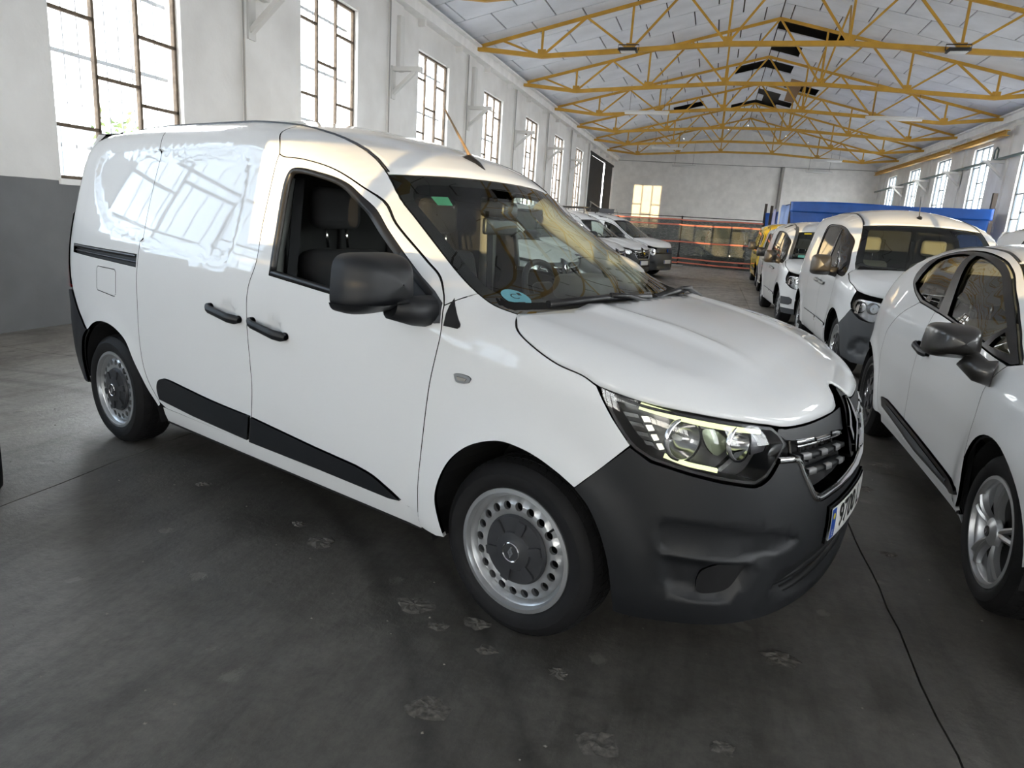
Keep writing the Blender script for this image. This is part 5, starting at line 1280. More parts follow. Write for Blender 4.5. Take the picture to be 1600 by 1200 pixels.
def van_cab_details(root, B, S):
    cab(root)
    zr = pchip([-1.66, -1.3, -1.1, -.95], [1.69, 1.645, 1.585, 1.50])
    sheet('headliner', [[(x, y, float(zr(x)) + .02 * (1 - (y / .56) ** 2)) for y in np.linspace(-.56, .56, 9)] for x in np.linspace(-1.66, -.93, 8)], mat('headlining cloth', (.22, .215, .20), .9), root)
    for sg in (-1, 1):
        ss = np.linspace(-.30, -.88, 14); e = B.edge(ss, sg); p = [tuple(q + np.array([-.05, -sg * .045, -.035])) for q in e]
        MB().tube(p, ([.04, .07, .078, .074] + [.06] * 10) if sg > 0 else ([.022, .045, .056, .054] + [.042] * 10), 10).build('pillar_trim', M_PILLI if sg > 0 else M_SEAT, root)
        dp = MB(); P, T, L = fill(densify(np.array([(-1.36, .45), (-.42, .45), (-.40, .98), (-.5, 1.03), (-.82, 1.045), (-1.29, 1.075), (-1.36, 1.0)]), .1), (), .12)
        mesh_obj('door_card', B.pts(P, -.075, sg), [tuple(t) for t in T], M_SEAT, root)
        tri = MB(); q = [(-.62, 1.05), (-.60, 1.215), (-.42, 1.10), (-.38, 1.05)]; V = list(B.pts(q, -.05, sg)) + list(B.pts(q, -.03, sg)); tri.add(V, [(0, 1, 2, 3), (7, 6, 5, 4), (0, 1, 5, 4), (1, 2, 6, 5), (2, 3, 7, 6), (3, 0, 4, 7)]); tq = tri.build('sail_trim', M_PILLI, root)
        q = [(-.56, 1.075), (-.55, 1.15), (-.46, 1.10), (-.45, 1.075)]; V = list(B.pts(q, -.056, sg)); mesh_obj('tweeter_grille', V, [(0, 1, 2, 3)], M_GREYI, tq, smooth=False)
        MB().tube([(-1.40, sg * .70, 1.50), (-1.43, sg * .75, 1.2), (-1.45, sg * .77, .6)], .05, 8).build('door_pillar_trim', M_GREYI, root)
        MB().bar((-1.36, sg * .66, 1.50), (-1.38, sg * .74, .65), .05, .006, up=(1, 0, 0)).build('seat_belt', M_SEAT, root)
    # sensor pod and mirror behind the glass
    po = empty('sensor_pod', parent=root); c = S(.5, .9); MB().cbox((c[0] - .06, 0, c[2] - .045), (.15, .11, .07), .02).build('pod_shell', M_TRIM, po)
    MB().cbox((c[0] - .07, .03, c[2] - .12), (.03, .24, .075), .012).build('rear_view_mirror', M_TRIM, po)
    # round emissions sticker low on the near corner
    u0, v0 = .088, .20; ce = S(u0, v0); du = (S(u0 + .01, v0) - ce) / .01; dv = (S(u0, v0 + .01) - ce) / .01; ex = du / np.linalg.norm(du); ey = dv - ex * (dv @ ex); ey /= np.linalg.norm(ey); nz = np.cross(ex, ey)
    if nz[0] < 0: nz = -nz
    M = Matrix(((ex[0], ey[0], nz[0], ce[0] + nz[0] * .002), (ex[1], ey[1], nz[1], ce[1] + nz[1] * .002), (ex[2], ey[2], nz[2], ce[2] + nz[2] * .002), (0, 0, 0, 1)))
    st = MB(); n = 36; st.add([tuple(M @ Vector((.057 * math.cos(2 * PI * i / n), .057 * math.sin(2 * PI * i / n), 0))) for i in range(n)], [tuple(range(n))]); so = st.build('emissions_sticker', mat('pale blue sticker', (.13, .36, .42), .5), root, fix=False); so['label'] = 'round pale blue sticker marked C'
    mv = lambda x, y: M @ Matrix.Translation((x, y, .001))
    text_part('sticker_letter', 'C', .05, M_INK, so, mv(-.004, .004), 0)
    MB().add([tuple(mv(.018 + a, .012 + b) @ Vector((0, 0, 0))) for a, b in ((0, 0), (.016, 0), (.016, .018), (0, .018))], [(0, 1, 2, 3)]).build('sticker_block', M_INK, so, fix=False)
    MB().add([tuple(mv(-.014 + a, -.04 + b) @ Vector((0, 0, 0))) for a, b in ((0, 0), (.030, 0), (.030, .007), (0, .007))], [(0, 1, 2, 3)]).build('sticker_line', M_INK, so, fix=False)
    u0, v0 = .12, .90; c2 = S(u0, v0); q = [S(u0, v0), S(u0 + .07, v0), S(u0 + .065, v0 - .05), S(u0 + .005, v0 - .05)]
    mesh_obj('green_sticker', [p - np.array([.006, 0, .006]) for p in q], [(0, 1, 2, 3)], mat('green sticker', (.05, .25, .16), .5), root, smooth=False)
van_cab_details(van, B, VS)
# ------------------------------------------------------------------ other vehicles
def simple_lamp(B, root, outline, sg, h=.06):
    l = empty('headlamp', parent=root)
    panel(B, 'lens', outline, M_GLASSC, l, sgn=sg, h=h, back=False, flange=0, corners=())
    b = panel(B, 'bucket', outline, mat('lamp interior grey', (.45, .45, .46), .25, metal=.7), l, sgn=sg, off=-.035, h=h, back=False, flange=0, corners=())
    o = catmull(outline, True, 8); c = o.mean(0); d = o.max(0) - o.min(0)
    for k in (-.2, .18):
        p = B.pts((c[0] + k * d[0], c[1] + .02), -.012, sg)[0]; n = B.nrm((c[0] + k * d[0], c[1]), sg)[0] * .6 + np.array([.7, 0, 0]); r = d[1] * .28
        lathe_part('reflector', [(r, 0), (r * .8, -.02), (r * .4, -.035), (.004, -.04)], p, n, M_SILR, l, 20); lathe_part('bulb', [(0, -.01), (.01, -.015), (.01, -.035)], p, n, M_PLATE, l, 10)
    panel(B, 'indicator', [(c[0] - .36 * d[0], c[1] - .22 * d[1]), (c[0] - .3 * d[0], c[1] + .2 * d[1]), (c[0] - .2 * d[0], c[1] + .22 * d[1]), (c[0] - .22 * d[0], c[1] - .25 * d[1])], mat('pale indicator lens', (.55, .5, .45), .2), l, sgn=sg, off=-.012, h=.05, back=False, flange=.01)
    return l

def arch_liner(root, cx, r, sg, y0=.84, y1=.46, zc=.31):
    a = [(cx + r * math.cos(t), zc + r * math.sin(t)) for t in np.linspace(-.2, PI + .2, 22)]; V = []
    for x, z in a: V += [(x, sg * y0, z), (x, sg * y1, z)]
    F = [(2 * i, 2 * i + 1, 2 * i + 3, 2 * i + 2) for i in range(len(a) - 1)] + [tuple(2 * i + 1 for i in range(len(a)))]
    MB().add(V, F).build('wheel_arch_liner', M_GAP, root)

def build_boxvan(root, paint, BM, glazed=True, wheels='steel', h=.05, seat_m=None, gasket=False, fogs=True, hub=(0, -2.697), lampz=0.0, plate=None, nose='twin', low_white=False, cabin=True):
    """small van in the manner of the second row: tall body, sliding door, plastic bumper"""
    B = citan_body(); s1 = B.s1
    AF = cm((-.335, .27), (-.345, .40), (-.31, .52), (-.24, .61), (-.13, .675), (0, .70), (.12, .68), (.22, .63), (.29, .575))
    AFB = cm((.29, .575), (.34, .50), (.365, .40), (.38, .25)); xr = hub[1]
    AR = cm((xr - .34, .50), (xr - .28, .59), (xr - .15, .67), (xr, .70), (xr + .15, .67), (xr + .27, .59), (xr + .335, .46), (xr + .35, .30))
    ARB = cm((xr - .34, .50), (xr - .365, .40), (xr - .37, .27))
    DLO_T = cm((.0, 1.052), (-.22, 1.165), (-.42, 1.29), (-.60, 1.41), (-.74, 1.485), (-.90, 1.54), (-1.12, 1.572), (-1.5, 1.592), (-1.95, 1.595), (-2.08, 1.57))
    DLO_R = cm((-2.08, 1.57), (-2.13, 1.50), (-2.10, 1.36), (-2.03, 1.22), (-1.95, 1.188))
    DLO_B = cm((-1.95, 1.188), (-1.25, 1.135), (-.6, 1.078), (-.12, 1.035), (-.03, 1.035))
    DF = cm((-.36, .285), (-.345, .5), (-.30, .75), (-.26, .93), (-.25, 1.047)); DM = cm((-1.10, .285), (-1.085, .6), (-1.07, .9), (-1.055, 1.118))
    DR = cm((-2.04, 1.20), (-2.05, .95), (-2.06, .8), (-2.10, .68), (-2.24, .52), (-2.30, .40), (-2.31, .285))
    hood_e = cm((-.02, float(B.ztop(-.02))), (.03, 1.075), (.12, 1.055), (.30, 1.0), (.42, .965), (.50, .925)) + cm((.50, .925), (.62, .90), (.80, .88), (1.0, .872), (s1, .872))[1:]
    lamp = [(.45, .80), (.50, .842), (.62, .845), (.78, .825), (.82, .78), (.80, .69), (.74, .645), (.62, .66), (.51, .72)]
    for sg in (-1, 1):
        dl = DLO_T + DLO_R[1:] + DLO_B[1:]
        panel(B, 'body_side', DLO_T + DLO_R[1:] + [(-2.04, 1.20)] + DR[1:] + [(xr + .352, .29)] + AR[::-1] + [(xr - .55, .47), (-3.38, .47), (-3.40, 1.2)] + Etop(B, -3.40, -.03, 60), paint, root, sgn=sg, h=h, smooth_outline=False)
        fd = panel(B, 'front_door', DM + [(a, b) for a, b in DLO_B if a > -1.055] + [(-.12, 1.034), (-.25, 1.046)][1:] + DF[::-1][1:] if False else DM + [(a, b - .002) for a, b in DLO_B if -1.05 < a < -.255] + DF[::-1], paint, root, sgn=sg, h=h, smooth_outline=False)
        sd = panel(B, 'sliding_door', [(-2.31, .285)] + DR[::-1][1:-1] + [(-2.03, 1.19)] + [(a, b - .002) for a, b in DLO_B if -1.95 < a < -1.06] + DM[::-1], paint, root, sgn=sg, h=h, smooth_outline=False)
        panel(B, 'fender', DF + [(a, b - .001) for a, b in DLO_B if a > -.245] + [(.0, 1.05)] + Etop(B, -.015, -.02, 2) + cm((-.02, float(B.ztop(-.02)) - .002), (.03, 1.073), (.12, 1.052), (.30, .997), (.42, .962), (.49, .925)) + [(.462, .86), (.445, .80), (.47, .74), (.38, .655)] + AF[::-1] + [(-.355, .262)], paint, root, sgn=sg, h=h, smooth_outline=False)
        # glazing
        gz = empty('side_glazing', parent=root)
        if glazed:
            p1 = cm((-.30, 1.185), (-.44, 1.275), (-.62, 1.395), (-.78, 1.475), (-.92, 1.515), (-1.10, 1.543)) + cm((-1.10, 1.543), (-1.07, 1.3), (-1.06, 1.15))[1:] + [(-.6, 1.108), (-.30, 1.083)]
            p2 = cm((-1.16, 1.548), (-1.5, 1.568), (-1.93, 1.570), (-2.05, 1.545), (-2.09, 1.48), (-2.06, 1.34), (-1.99, 1.22)) + [(-1.6, 1.19), (-1.125, 1.155)]
            p3 = [(-.06, 1.075), (-.245, 1.16), (-.245, 1.078)]
            dd = dedupe(np.array(dl)); hs = [[tuple(q) for q in dedupe(np.array(p))] for p in (p1, p2, p3)]
            panel(B, 'window_frame', [tuple(q) for q in inset_poly(dd, .003)], M_TRIM, gz, holes=hs, sgn=sg, off=-.008, h=h, smooth_outline=False, back=False)
            for p in hs:
                P, T, L = fill(densify(np.array(p), .08), (), .1); mesh_obj('window_glass', B.pts(P, -.014, sg), [tuple(t) for t in T], M_GLASSD, gz)
        else:
            p1 = cm((-.30, 1.185), (-.44, 1.275), (-.62, 1.395), (-.78, 1.475), (-.92, 1.515), (-1.04, 1.538)) + [(-1.02, 1.15), (-.6, 1.108), (-.30, 1.083)]
            dd = dedupe(np.array(dl)); panel(B, 'window_surround', [tuple(q) for q in inset_poly(dd, .003)], paint, gz, holes=[p1], sgn=sg, off=-.006, h=h, smooth_outline=False, back=False)
            P, T, L = fill(densify(np.array(p1), .08), (), .1); mesh_obj('window_glass', B.pts(P, -.014, sg), [tuple(t) for t in T], M_GLASSD, gz)
        handle(B, fd, -1.03, .915, -.80, .905, sg, M_SILVH if glazed else M_BPLAS); handle(B, sd, -1.36, .925, -1.13, .918, sg, M_SILVH if glazed else M_BPLAS)
        panel(B, 'rear_body', Etop(B, -3.415, B.s0 + .003, 8, .004) + [(B.s0 + .003, .48), (-3.42, .48)], paint, root, sgn=sg, h=.1, smooth_outline=False)
        panel(B, 'tail_lamp', [(-3.30, 1.5), (-3.30, .95), (-3.42, .95), (-3.42, 1.5)], M_RED, root, sgn=sg, off=.006, h=.08, smooth_outline=False)
        panel(B, 'rear_bumper', [(xr - .345, .475)] + ARB[1:] + [(-3.4, .25), (B.s0 + .003, .25), (B.s0 + .003, .475)], BM, root, sgn=sg, off=.006, h=.1, smooth_outline=False)
        panel(B, 'sill', [(-2.31, .282), (-.36, .282), (-.345, .24), (-2.32, .24)], paint, root, sgn=sg, off=-.012, h=.1, smooth_outline=False)
        panel(B, 'side_moulding', [(-2.0, .50), (-1.12, .495), (-1.12, .43), (-2.02, .435)], BM if not glazed else paint, root, sgn=sg, off=.012, h=.1, smooth_outline=False, back=False)
        panel(B, 'side_moulding', [(-1.06, .495), (-.42, .48), (-.40, .43), (-1.07, .43)], BM if not glazed else paint, root, sgn=sg, off=.012, h=.1, smooth_outline=False, back=False)
        simple_lamp(B, root, lamp, sg)
        arch_liner(root, .01, .39, sg); arch_liner(root, xr, .39, sg)
        for x in hub: wheel(root, x, sg * .845, .315, .318, .207, .195, wheels, sg, detail=h < .055)
        mirror_unit(root, (-.30, sg * 1.05, 1.135), sg, (.14, .21, .215), base=[(-.33, sg * .88, 1.06), (-.34, sg * .95, 1.07), (-.35, sg * 1.0, 1.08)], yaw=R(8), m=M_MIRR)
        if gasket:
            e = B.edge(np.linspace(-.02, -1.05, 24), sg); MB().tube([tuple(q + np.array([.012, 0, .008])) for q in e], .028, 8).build('windscreen_pillar_gasket', M_GPLAS, root)
    # bumper
    bt = [(.29, .575), (.38, .655), (.47, .735), (.51, .715)] + cm((.51, .715), (.62, .655), (.74, .640), (.80, .685)) + [(.86, .70), (s1 - .001, .70)]; bl = [(s1 - .001, .215), (.9, .22), (.55, .215), (.38, .25)] + AFB[::-1][1:-1]
    fo = [(.50, .33), (.56, .455), (.68, .485), (.76, .44), (.76, .30), (.62, .275)]
    ld = [(.86, .40), (s1, .40), (s1, .28), (.86, .28)]; ldm = [(.86, .40)] + [(2 * s1 - .86, .40), (2 * s1 - .86, .28), (.86, .28)]
    fb = panel(B, 'front_bumper', bt + mir(B, bt) + mir(B, bl) + bl, BM, root, h=h, smooth_outline=False, off=.004, emboss=([(np.array(fo), -.035, .02), (np.array(mir(B, fo)), -.035, .02)] if fogs else []) + [(np.array(ldm), -.03, .02)])
    if low_white:
        panel(B, 'bumper_corner', [(.40, .50), (.62, .50), (.68, .47), (.68, .40), (.62, .37), (.41, .37)], M_GPLAS, fb, off=.02, h=.06, smooth_outline=False, back=False, flange=.03)
        lp = [(.385, .30), (s1, .30), (s1, .22), (.385, .22)]; panel(B, 'bumper_lip', [(.385, .31), (s1, .31), (2 * s1 - .385, .31), (2 * s1 - .385, .215), (s1, .215), (.385, .215)], M_GPLAS, fb, off=.012, h=.08, smooth_outline=False, back=False, flange=.02)
    # grille
    g1 = [(.845, .85), (s1, .855)]; gl = [(.80, .80)]
    gr = empty('grille', parent=root); go = [(.83, .862), (s1, .866), (2 * s1 - .83, .862), (2 * s1 - .80, .72), (s1, .712), (.80, .72)]
    panel(B, 'grille_frame', go, M_TRIM, gr, off=-.004, h=.08, smooth_outline=False)
    for z in ((.75, .79, .83) if nose == 'twin' else (.74, .77, .80, .83)): strip(B, 'grille_bar', [(s, z) for s in np.linspace(.84, 2 * s1 - .84, 22)], .018, M_CHROME if nose == 'chrome' and z in (.74, .83) else M_GPLAS, gr, off=.006, th=.012)
    if nose == 'diamond':
        panel(B, 'emblem_plinth', [(s1, .91), (s1 + .05, .80), (s1, .70), (s1 - .05, .80)], M_TRIM, gr, off=.02, h=.05, smooth_outline=False, back=False, flange=.03)
        panel(B, 'emblem', [(s1, .885), (s1 + .042, .80), (s1, .715), (s1 - .042, .80)], M_CHROME, gr, holes=[[(s1, .845), (s1 + .022, .80), (s1, .755), (s1 - .022, .80)]], off=.028, h=.03, smooth_outline=False, back=False, flange=.012)
    else:
        panel(B, 'emblem', ell(s1, .79, .055, .055, 24), M_CHROME, gr, off=.016, h=.03, smooth_outline=False, back=False, flange=.014)
    build_plate(B, root, plate, .47, s1)
    zc = pchip([-3.6, -3.3, -2.6, -1.6, -1.2, -1.0, -.84], [1.72, 1.775, 1.825, 1.81, 1.755, 1.70, 1.615])
    S = build_roof_glass(B, root, paint, zc, ws=(0.0, -.83), bxt=.10, bzt=.03, bxb=.16, bzb=-.01)
    build_hood(B, root, paint, hood_e, -.02, crown=.05, cowl_bulge=.17, ridge=False)
    MB().box((-3.3, -.45, .24), (.6, .45, .5)).box((-2.2, -.78, .24), (-.45, .78, .34)).build('underbody', M_GAP, root)
    if cabin: cab(root, wx=-.02, fine=False, dash=M_TRIM, sm=seat_m, z0=1.07)
    ae = empty('roof_aerial', parent=root); MB().tube([(-1.0, 0, 1.69), (-.96, 0, 1.70), (-.90, 0, 1.66)], [.03, .032, .012], 10).build('aerial_foot', M_TRIM, ae); MB().tube([(-.97, 0, 1.70), (-1.06, 0, 1.95)], [.006, .003], 6).build('aerial_rod', M_TRIM, ae)
    return S
M_SILVH = mat('satin grey handle', (.25, .25, .24), .4)
M_MIRR = mat('grey brown mirror shell', (.035, .032, .03), .4)
M_BEIGE = mat('beige seat cloth', (.20, .18, .14), .9)
def build_plate(B, root, text, zc, s1):
    pl = panel(B, 'number_plate', [(s1 - .26, zc - .055), (s1 + .26, zc - .055), (s1 + .26, zc + .055), (s1 - .26, zc + .055)], M_PLATE, root, off=.018, h=.06, smooth_outline=False, back=False, flange=.012, gap=0)
    panel(B, 'plate_band', [(s1 - .256, zc - .051), (s1 - .215, zc - .051), (s1 - .215, zc + .051), (s1 - .256, zc + .051)], M_PBLUE, pl, off=.0188, h=.05, smooth_outline=False, back=False, flange=0, gap=0)
    if text: text_on_wall(B, 'plate_letters', text, s1, zc + .002, .10, M_INK, pl, off=.0195, bold=.001, xs=.8)
    return pl

# ---- white hatchback at the right edge
def build_hatch(root):
    B = clio_body(); s1 = B.s1; paint = M_PAINT; wbx = -2.583
    T = cm((-.149, .962), (-.409, 1.09), (-.683, 1.225), (-.87, 1.306), (-1.052, 1.352), (-1.293, 1.378), (-1.572, 1.384), (-1.787, 1.366), (-1.984, 1.322), (-2.07, 1.27), (-2.10, 1.215))
    Rr_ = cm((-2.10, 1.215), (-2.073, 1.178), (-1.924, 1.118), (-1.688, 1.065)); Bt = cm((-1.688, 1.065), (-.995, 1.028), (-.364, .969), (-.177, .948))
    DF = cm((-.36, .262), (-.311, .332), (-.295, .489), (-.266, .68), (-.235, .82), (-.19, .91), (-.18, .945)); DM = cm((-1.43, .27), (-1.428, .409), (-1.406, .537), (-1.36, .73), (-1.33, .9), (-1.32, 1.045))
    DR = cm((-1.688, 1.063), (-1.95, .96), (-2.12, .83), (-2.17, .72), (-2.19, .62), (-2.16, .45), (-2.10, .27))
    AF = arc_pts(0, .315, .345, 178, 0, 24, .37); AR = arc_pts(wbx, .315, .345, 180, 2, 24, .37)
    lamp = [(.42, .78), (.60, .80), (.82, .745), (.80, .68), (.62, .66), (.48, .70)]
    for sg in (-1, 1):
        panel(B, 'body_side', T + Rr_[1:] + DR[1:] + [(-2.19, .262), (-2.235, .27)] + AR[::-1] + [(wbx - .345, .28), (-2.98, .28), (-3.05, .5), (-3.10, .9)] + Etop(B, -3.10, -.16, 60), paint, root, sgn=sg, h=.04, smooth_outline=False)
        fd = panel(B, 'front_door', [(-1.43, .27)] + DM[1:] + [(a, b - .001) for a, b in Bt if -1.315 < a < -.185] + DF[::-1][:-1] + [(-.36, .27)], paint, root, sgn=sg, h=.04, smooth_outline=False, emboss=[(ell(-1.24, .848, .05, .04), -.014, .018)])
        rd = panel(B, 'rear_door', DR[::-1] + [(a, b - .001) for a, b in Bt if a < -1.325] + DM[::-1], paint, root, sgn=sg, h=.04, smooth_outline=False)
        panel(B, 'fender', DF + [(-.15, .958)] + Etop(B, -.13, .30, 14) + [(.38, .85), (.42, .78), (.46, .70), (.40, .52), (.37, .33)] + AF[::-1] + [(-.348, .25)], paint, root, sgn=sg, h=.04, smooth_outline=False)
        panel(B, 'sill', [(-2.10, .266), (-.36, .262), (-.345, .20), (-2.15, .20)], paint, root, sgn=sg, off=-.01, h=.08, smooth_outline=False)
        mo = panel(B, 'side_moulding', [(-2.0, .405), (-1.86, .418), (-1.03, .388), (-.345, .360), (-.315, .334), (-.41, .308), (-1.11, .295), (-1.96, .348)], M_TRIM, root, sgn=sg, off=.014, h=.06, smooth_outline=False, back=False)
        panel(B, 'moulding_insert', [(-1.84, .392), (-1.0, .362), (-.50, .342), (-.52, .325), (-1.1, .318), (-1.83, .365)], M_GPLAS, mo, sgn=sg, off=.018, h=.08, smooth_outline=False, back=False, flange=.005)
        gz = empty('side_glazing', parent=root); dd = dedupe(np.array(T + Rr_[1:] + Bt[1:]))
        p1 = cm((-.43, 1.075), (-.69, 1.200), (-.87, 1.281), (-1.05, 1.327), (-1.22, 1.350), (-1.36, 1.358)) + [(-1.10, 1.052), (-.65, 1.015), (-.46, .998)]
        p2 = cm((-1.46, 1.360), (-1.6, 1.360), (-1.78, 1.345), (-1.90, 1.318)) + [(-1.97, 1.22), (-1.99, 1.16), (-1.88, 1.125), (-1.66, 1.083), (-1.28, 1.062)]
        p3 = [(-.40, 1.055), (-.24, .985), (-.40, .995)]
        hs = [[tuple(q) for q in dedupe(np.array(p))] for p in (p1, p2, p3)]
        panel(B, 'window_frame', [tuple(q) for q in inset_poly(dd, .003)], M_TRIM, gz, holes=hs, sgn=sg, off=.001, h=.05, smooth_outline=False, back=False, flange=.02)
        for p in hs:
            P, Tr, L = fill(densify(np.array(p), .06), (), .07); mesh_obj('window_glass', B.pts(P, -.012, sg), [tuple(t) for t in Tr], M_GLASSS, gz)
        handle(B, fd, -1.355, .862, -1.11, .835, sg)
        panel(B, 'tail_lamp', [(-2.86, .98), (-3.02, .99), (-3.05, .84), (-2.98, .80), (-2.88, .88)], M_RED, root, sgn=sg, off=.004, h=.06, smooth_outline=False)
        panel(B, 'rear_body', Etop(B, -3.11, B.s0 + .003, 8, .004) + [(B.s0 + .003, .28), (-3.0, .28), (-3.06, .5)], paint, root, sgn=sg, h=.09, smooth_outline=False)
        simple_lamp(B, root, lamp, sg)
        arch_liner(root, 0, .365, sg, .85); arch_liner(root, wbx, .365, sg, .85)
        for x in (0, wbx): wheel(root, x, sg * .838, .308, .312, .212, .20, 'alloy' if x == 0 else 'darksteel', sg)
    bt = [(.37, .33), (.40, .52), (.46, .69), (.62, .655), (.80, .675), (.85, .74), (s1 - .001, .75)]; bl = [(s1 - .001, .2), (.7, .2), (.4, .22)]
    panel(B, 'front_bumper', bt + mir(B, bt) + mir(B, bl) + bl, paint, root, h=.06, smooth_outline=False)
    gr = empty('grille', parent=root); go = [(.86, .715), (s1, .725), (2 * s1 - .86, .715), (2 * s1 - .92, .60), (s1, .585), (.92, .60)]
    panel(B, 'grille_frame', go, M_TRIM, gr, off=.004, h=.06, smooth_outline=False, back=False)
    for z in (.62, .65, .68): strip(B, 'grille_bar', [(s, z) for s in np.linspace(.93, 2 * s1 - .93, 24)], .012, M_GPLAS, gr, off=.010, th=.008)
    panel(B, 'emblem', [(s1, .74), (s1 + .045, .655), (s1, .57), (s1 - .045, .655)], M_CHROME, gr, holes=[[(s1, .70), (s1 + .022, .655), (s1, .61), (s1 - .022, .655)]], off=.02, h=.03, smooth_outline=False, back=False, flange=.014)
    li = [(.62, .40), (.80, .36), (s1, .36), (2 * s1 - .80, .36), (2 * s1 - .62, .40), (2 * s1 - .66, .26), (s1, .25), (.66, .26)]
    panel(B, 'lower_intake', li, M_TRIM, root, off=.004, h=.08, smooth_outline=False, back=False)
    build_plate(B, root, None, .46, s1)
    zc = pchip([-3.2, -2.85, -2.6, -2.2, -1.6, -1.2, -.95], [1.10, 1.24, 1.33, 1.415, 1.455, 1.44, 1.385])
    build_roof_glass(B, root, paint, zc, ws=(-.12, -.93), roof_end=-3.0, bxt=.12, bzt=.035, bxb=.2, bzb=0.0)
    hood_e = [(-.12, float(B.ztop(-.12)) - .004)] + Etop(B, 0, .30, 6, .006) + [(.40, .83), (.6, .80), (.85, .76), (s1, .755)]
    build_hood(B, root, paint, hood_e, -.12, crown=.06, cowl_bulge=.2, ridge=False)
    MB().box((-2.9, -.45, .2), (.6, .45, .45)).box((-2.2, -.78, .2), (-.4, .78, .3)).build('underbody', M_GAP, root)
    for y in (-.36, .36): seat(root, -1.25, y, .42, M_BEIGE, tall=1.0); seat(root, -2.0, y, .42, M_BEIGE, tall=.98)
    MB().cbox((-.35, 0, .85), (.5, 1.3, .22), .06).build('dashboard', M_TRIM, root); MB().box((-2.15, -.75, .3), (-.44, .75, .36)).build('cabin_floor', M_GAP, root)
    for sg in (-1, 1):
        h = mirror_unit(root, (-.26, sg * 1.02, 1.015), sg, (.17, .20, .135), base=[(-.19, sg * .885, .905), (-.21, sg * .93, .91), (-.24, sg * .98, .955)], yaw=R(8), m=M_MIRB, e=.66)
M_MIRB = mat('satin black mirror', (.02, .019, .018), .3, coat=.4)
M_GLASSS = glass_mat('hatchback side glass', (.55, .55, .5), .07)
clio = empty('hatchback_car', label='white hatchback car with silver alloy wheels at the right edge', cat='car')
place_vehicle(clio, 2.03, 2.95, R(181.2))
build_hatch(clio)

citan = empty('passenger_van', label='white passenger van with big dark grey bumper behind the hatchback', cat='van', group='vehicles in the right row')
place_vehicle(citan, 2.225, 8.05, R(178.5))
build_boxvan(citan, M_PAINT, M_GPLAS, True, 'steel', .045, M_BEIGE, plate=None, nose='twin')
def copy_tree(o, parent=None):
    c = o.copy(); COL.objects.link(c); c.parent = parent
    for ch in o.children: copy_tree(ch, c)
    return c
RG = 'vehicles in the right row'
bip = empty('small_van', label='small white van with dark windscreen gasket, second behind the hatchback', cat='van', group=RG)
place_vehicle(bip, 1.97, 12.5, R(177.5)); bip.scale = (.95, .95, .95)
SB_ = build_boxvan(bip, M_PAINT, M_PAINT, True, 'cover', .07, M_BEIGE, gasket=True, fogs=False, low_white=True)
def glass_sticker(root, S, u, v, du, dv, m, name):
    q = [S(u, v), S(u + du, v), S(u + du, v + dv), S(u, v + dv)]; mesh_obj(name, [p + np.array([.003, 0, .003]) for p in q], [(0, 1, 2, 3)], m, root, smooth=False)
glass_sticker(bip, SB_, .10, .90, .10, .05, mat('yellow permit', (.75, .55, .02), .5), 'yellow_permit')
glass_sticker(bip, SB_, .08, .16, .10, .10, mat('pale green sticker', (.15, .5, .4), .5), 'green_permit')
thr = empty('small_van', label='white van between the small gasketed van and the yellow van', cat='van', group=RG)
place_vehicle(thr, 2.02, 17.0, R(179.0)); thr.scale = (.85, .9, .93)
build_boxvan(thr, M_PAINT, M_GPLAS, True, 'steel', .09, M_BEIGE)
yel = empty('delivery_van', label='yellow van, last one of the right row before the fence', cat='van', group=RG)
place_vehicle(yel, 2.12, 21.1, R(179.5))
build_boxvan(yel, M_YPAINT, M_GPLAS, False, 'steel', .09)
rgt = copy_tree(thr); rgt['label'] = 'white vehicle whose roof shows above the hatchback at the right edge'; rgt['category'] = 'van'
place_vehicle(rgt, 5.0, 9.6, R(180)); rgt.scale = (1, 1, 1)
# left row, nose towards the aisle
LG = 'vans parked along the left wall'
HD_L = R(108); FX, FY = math.sin(HD_L), math.cos(HD_L)
lv = empty('parked_van', label='white van with black diamond grille seen through the windscreen, nearest one', cat='van', group=LG)
build_express(lv, M_PAINT, detail=False, win_glass=True, plate=None)
cab(lv, dash=M_TRIM)
place_vehicle(lv, -2.80, 10.25, HD_L)
pe = empty('parked_van', label='white van with chrome edged grille seen through the windscreen', cat='van', group=LG)
build_boxvan(pe, M_PAINT, M_GPLAS, False, 'cover', .08, plate='3046', nose='chrome')
place_vehicle(pe, -2.82, 12.97, HD_L)
c1_ = copy_tree(lv); c1_['label'] = 'white van with black grille behind the far windscreen pillar, half hidden'; place_vehicle(c1_, -2.95, 17.2, HD_L)
c2_ = copy_tree(lv); c2_['label'] = 'white van with black grille parked left of the van with roof rack'; place_vehicle(c2_, -2.57, 19.57, HD_L)
for o in (c1_, c2_): o['category'] = 'van'
fo = empty('parked_van', label='white van with roof rack, farthest of the left row by the fence', cat='van', group=LG)
build_boxvan(fo, M_PAINT, M_GPLAS, False, 'steel', .08, nose='twin', plate=None)
place_vehicle(fo, -2.06, 21.95, HD_L)
rk = empty('roof_rack', (0, 0, 0), parent=fo)
for sg in (-1, 1): MB().tube([(-3.1, sg * .55, 1.93), (-1.4, sg * .55, 1.93)], .02, 6).build('side_rail', M_TRIM, rk)
for x in (-3.1, -2.7, -2.3, -1.9, -1.5): MB().tube([(x, -.55, 1.76), (x, -.55, 1.93), (x, .55, 1.93), (x, .55, 1.76)], .016, 6).build('cross_bar', M_TRIM, rk)
MB().box((-1.42, -.5, 1.80), (-1.38, .5, 1.93)).build('wind_deflector', M_TRIM, rk)
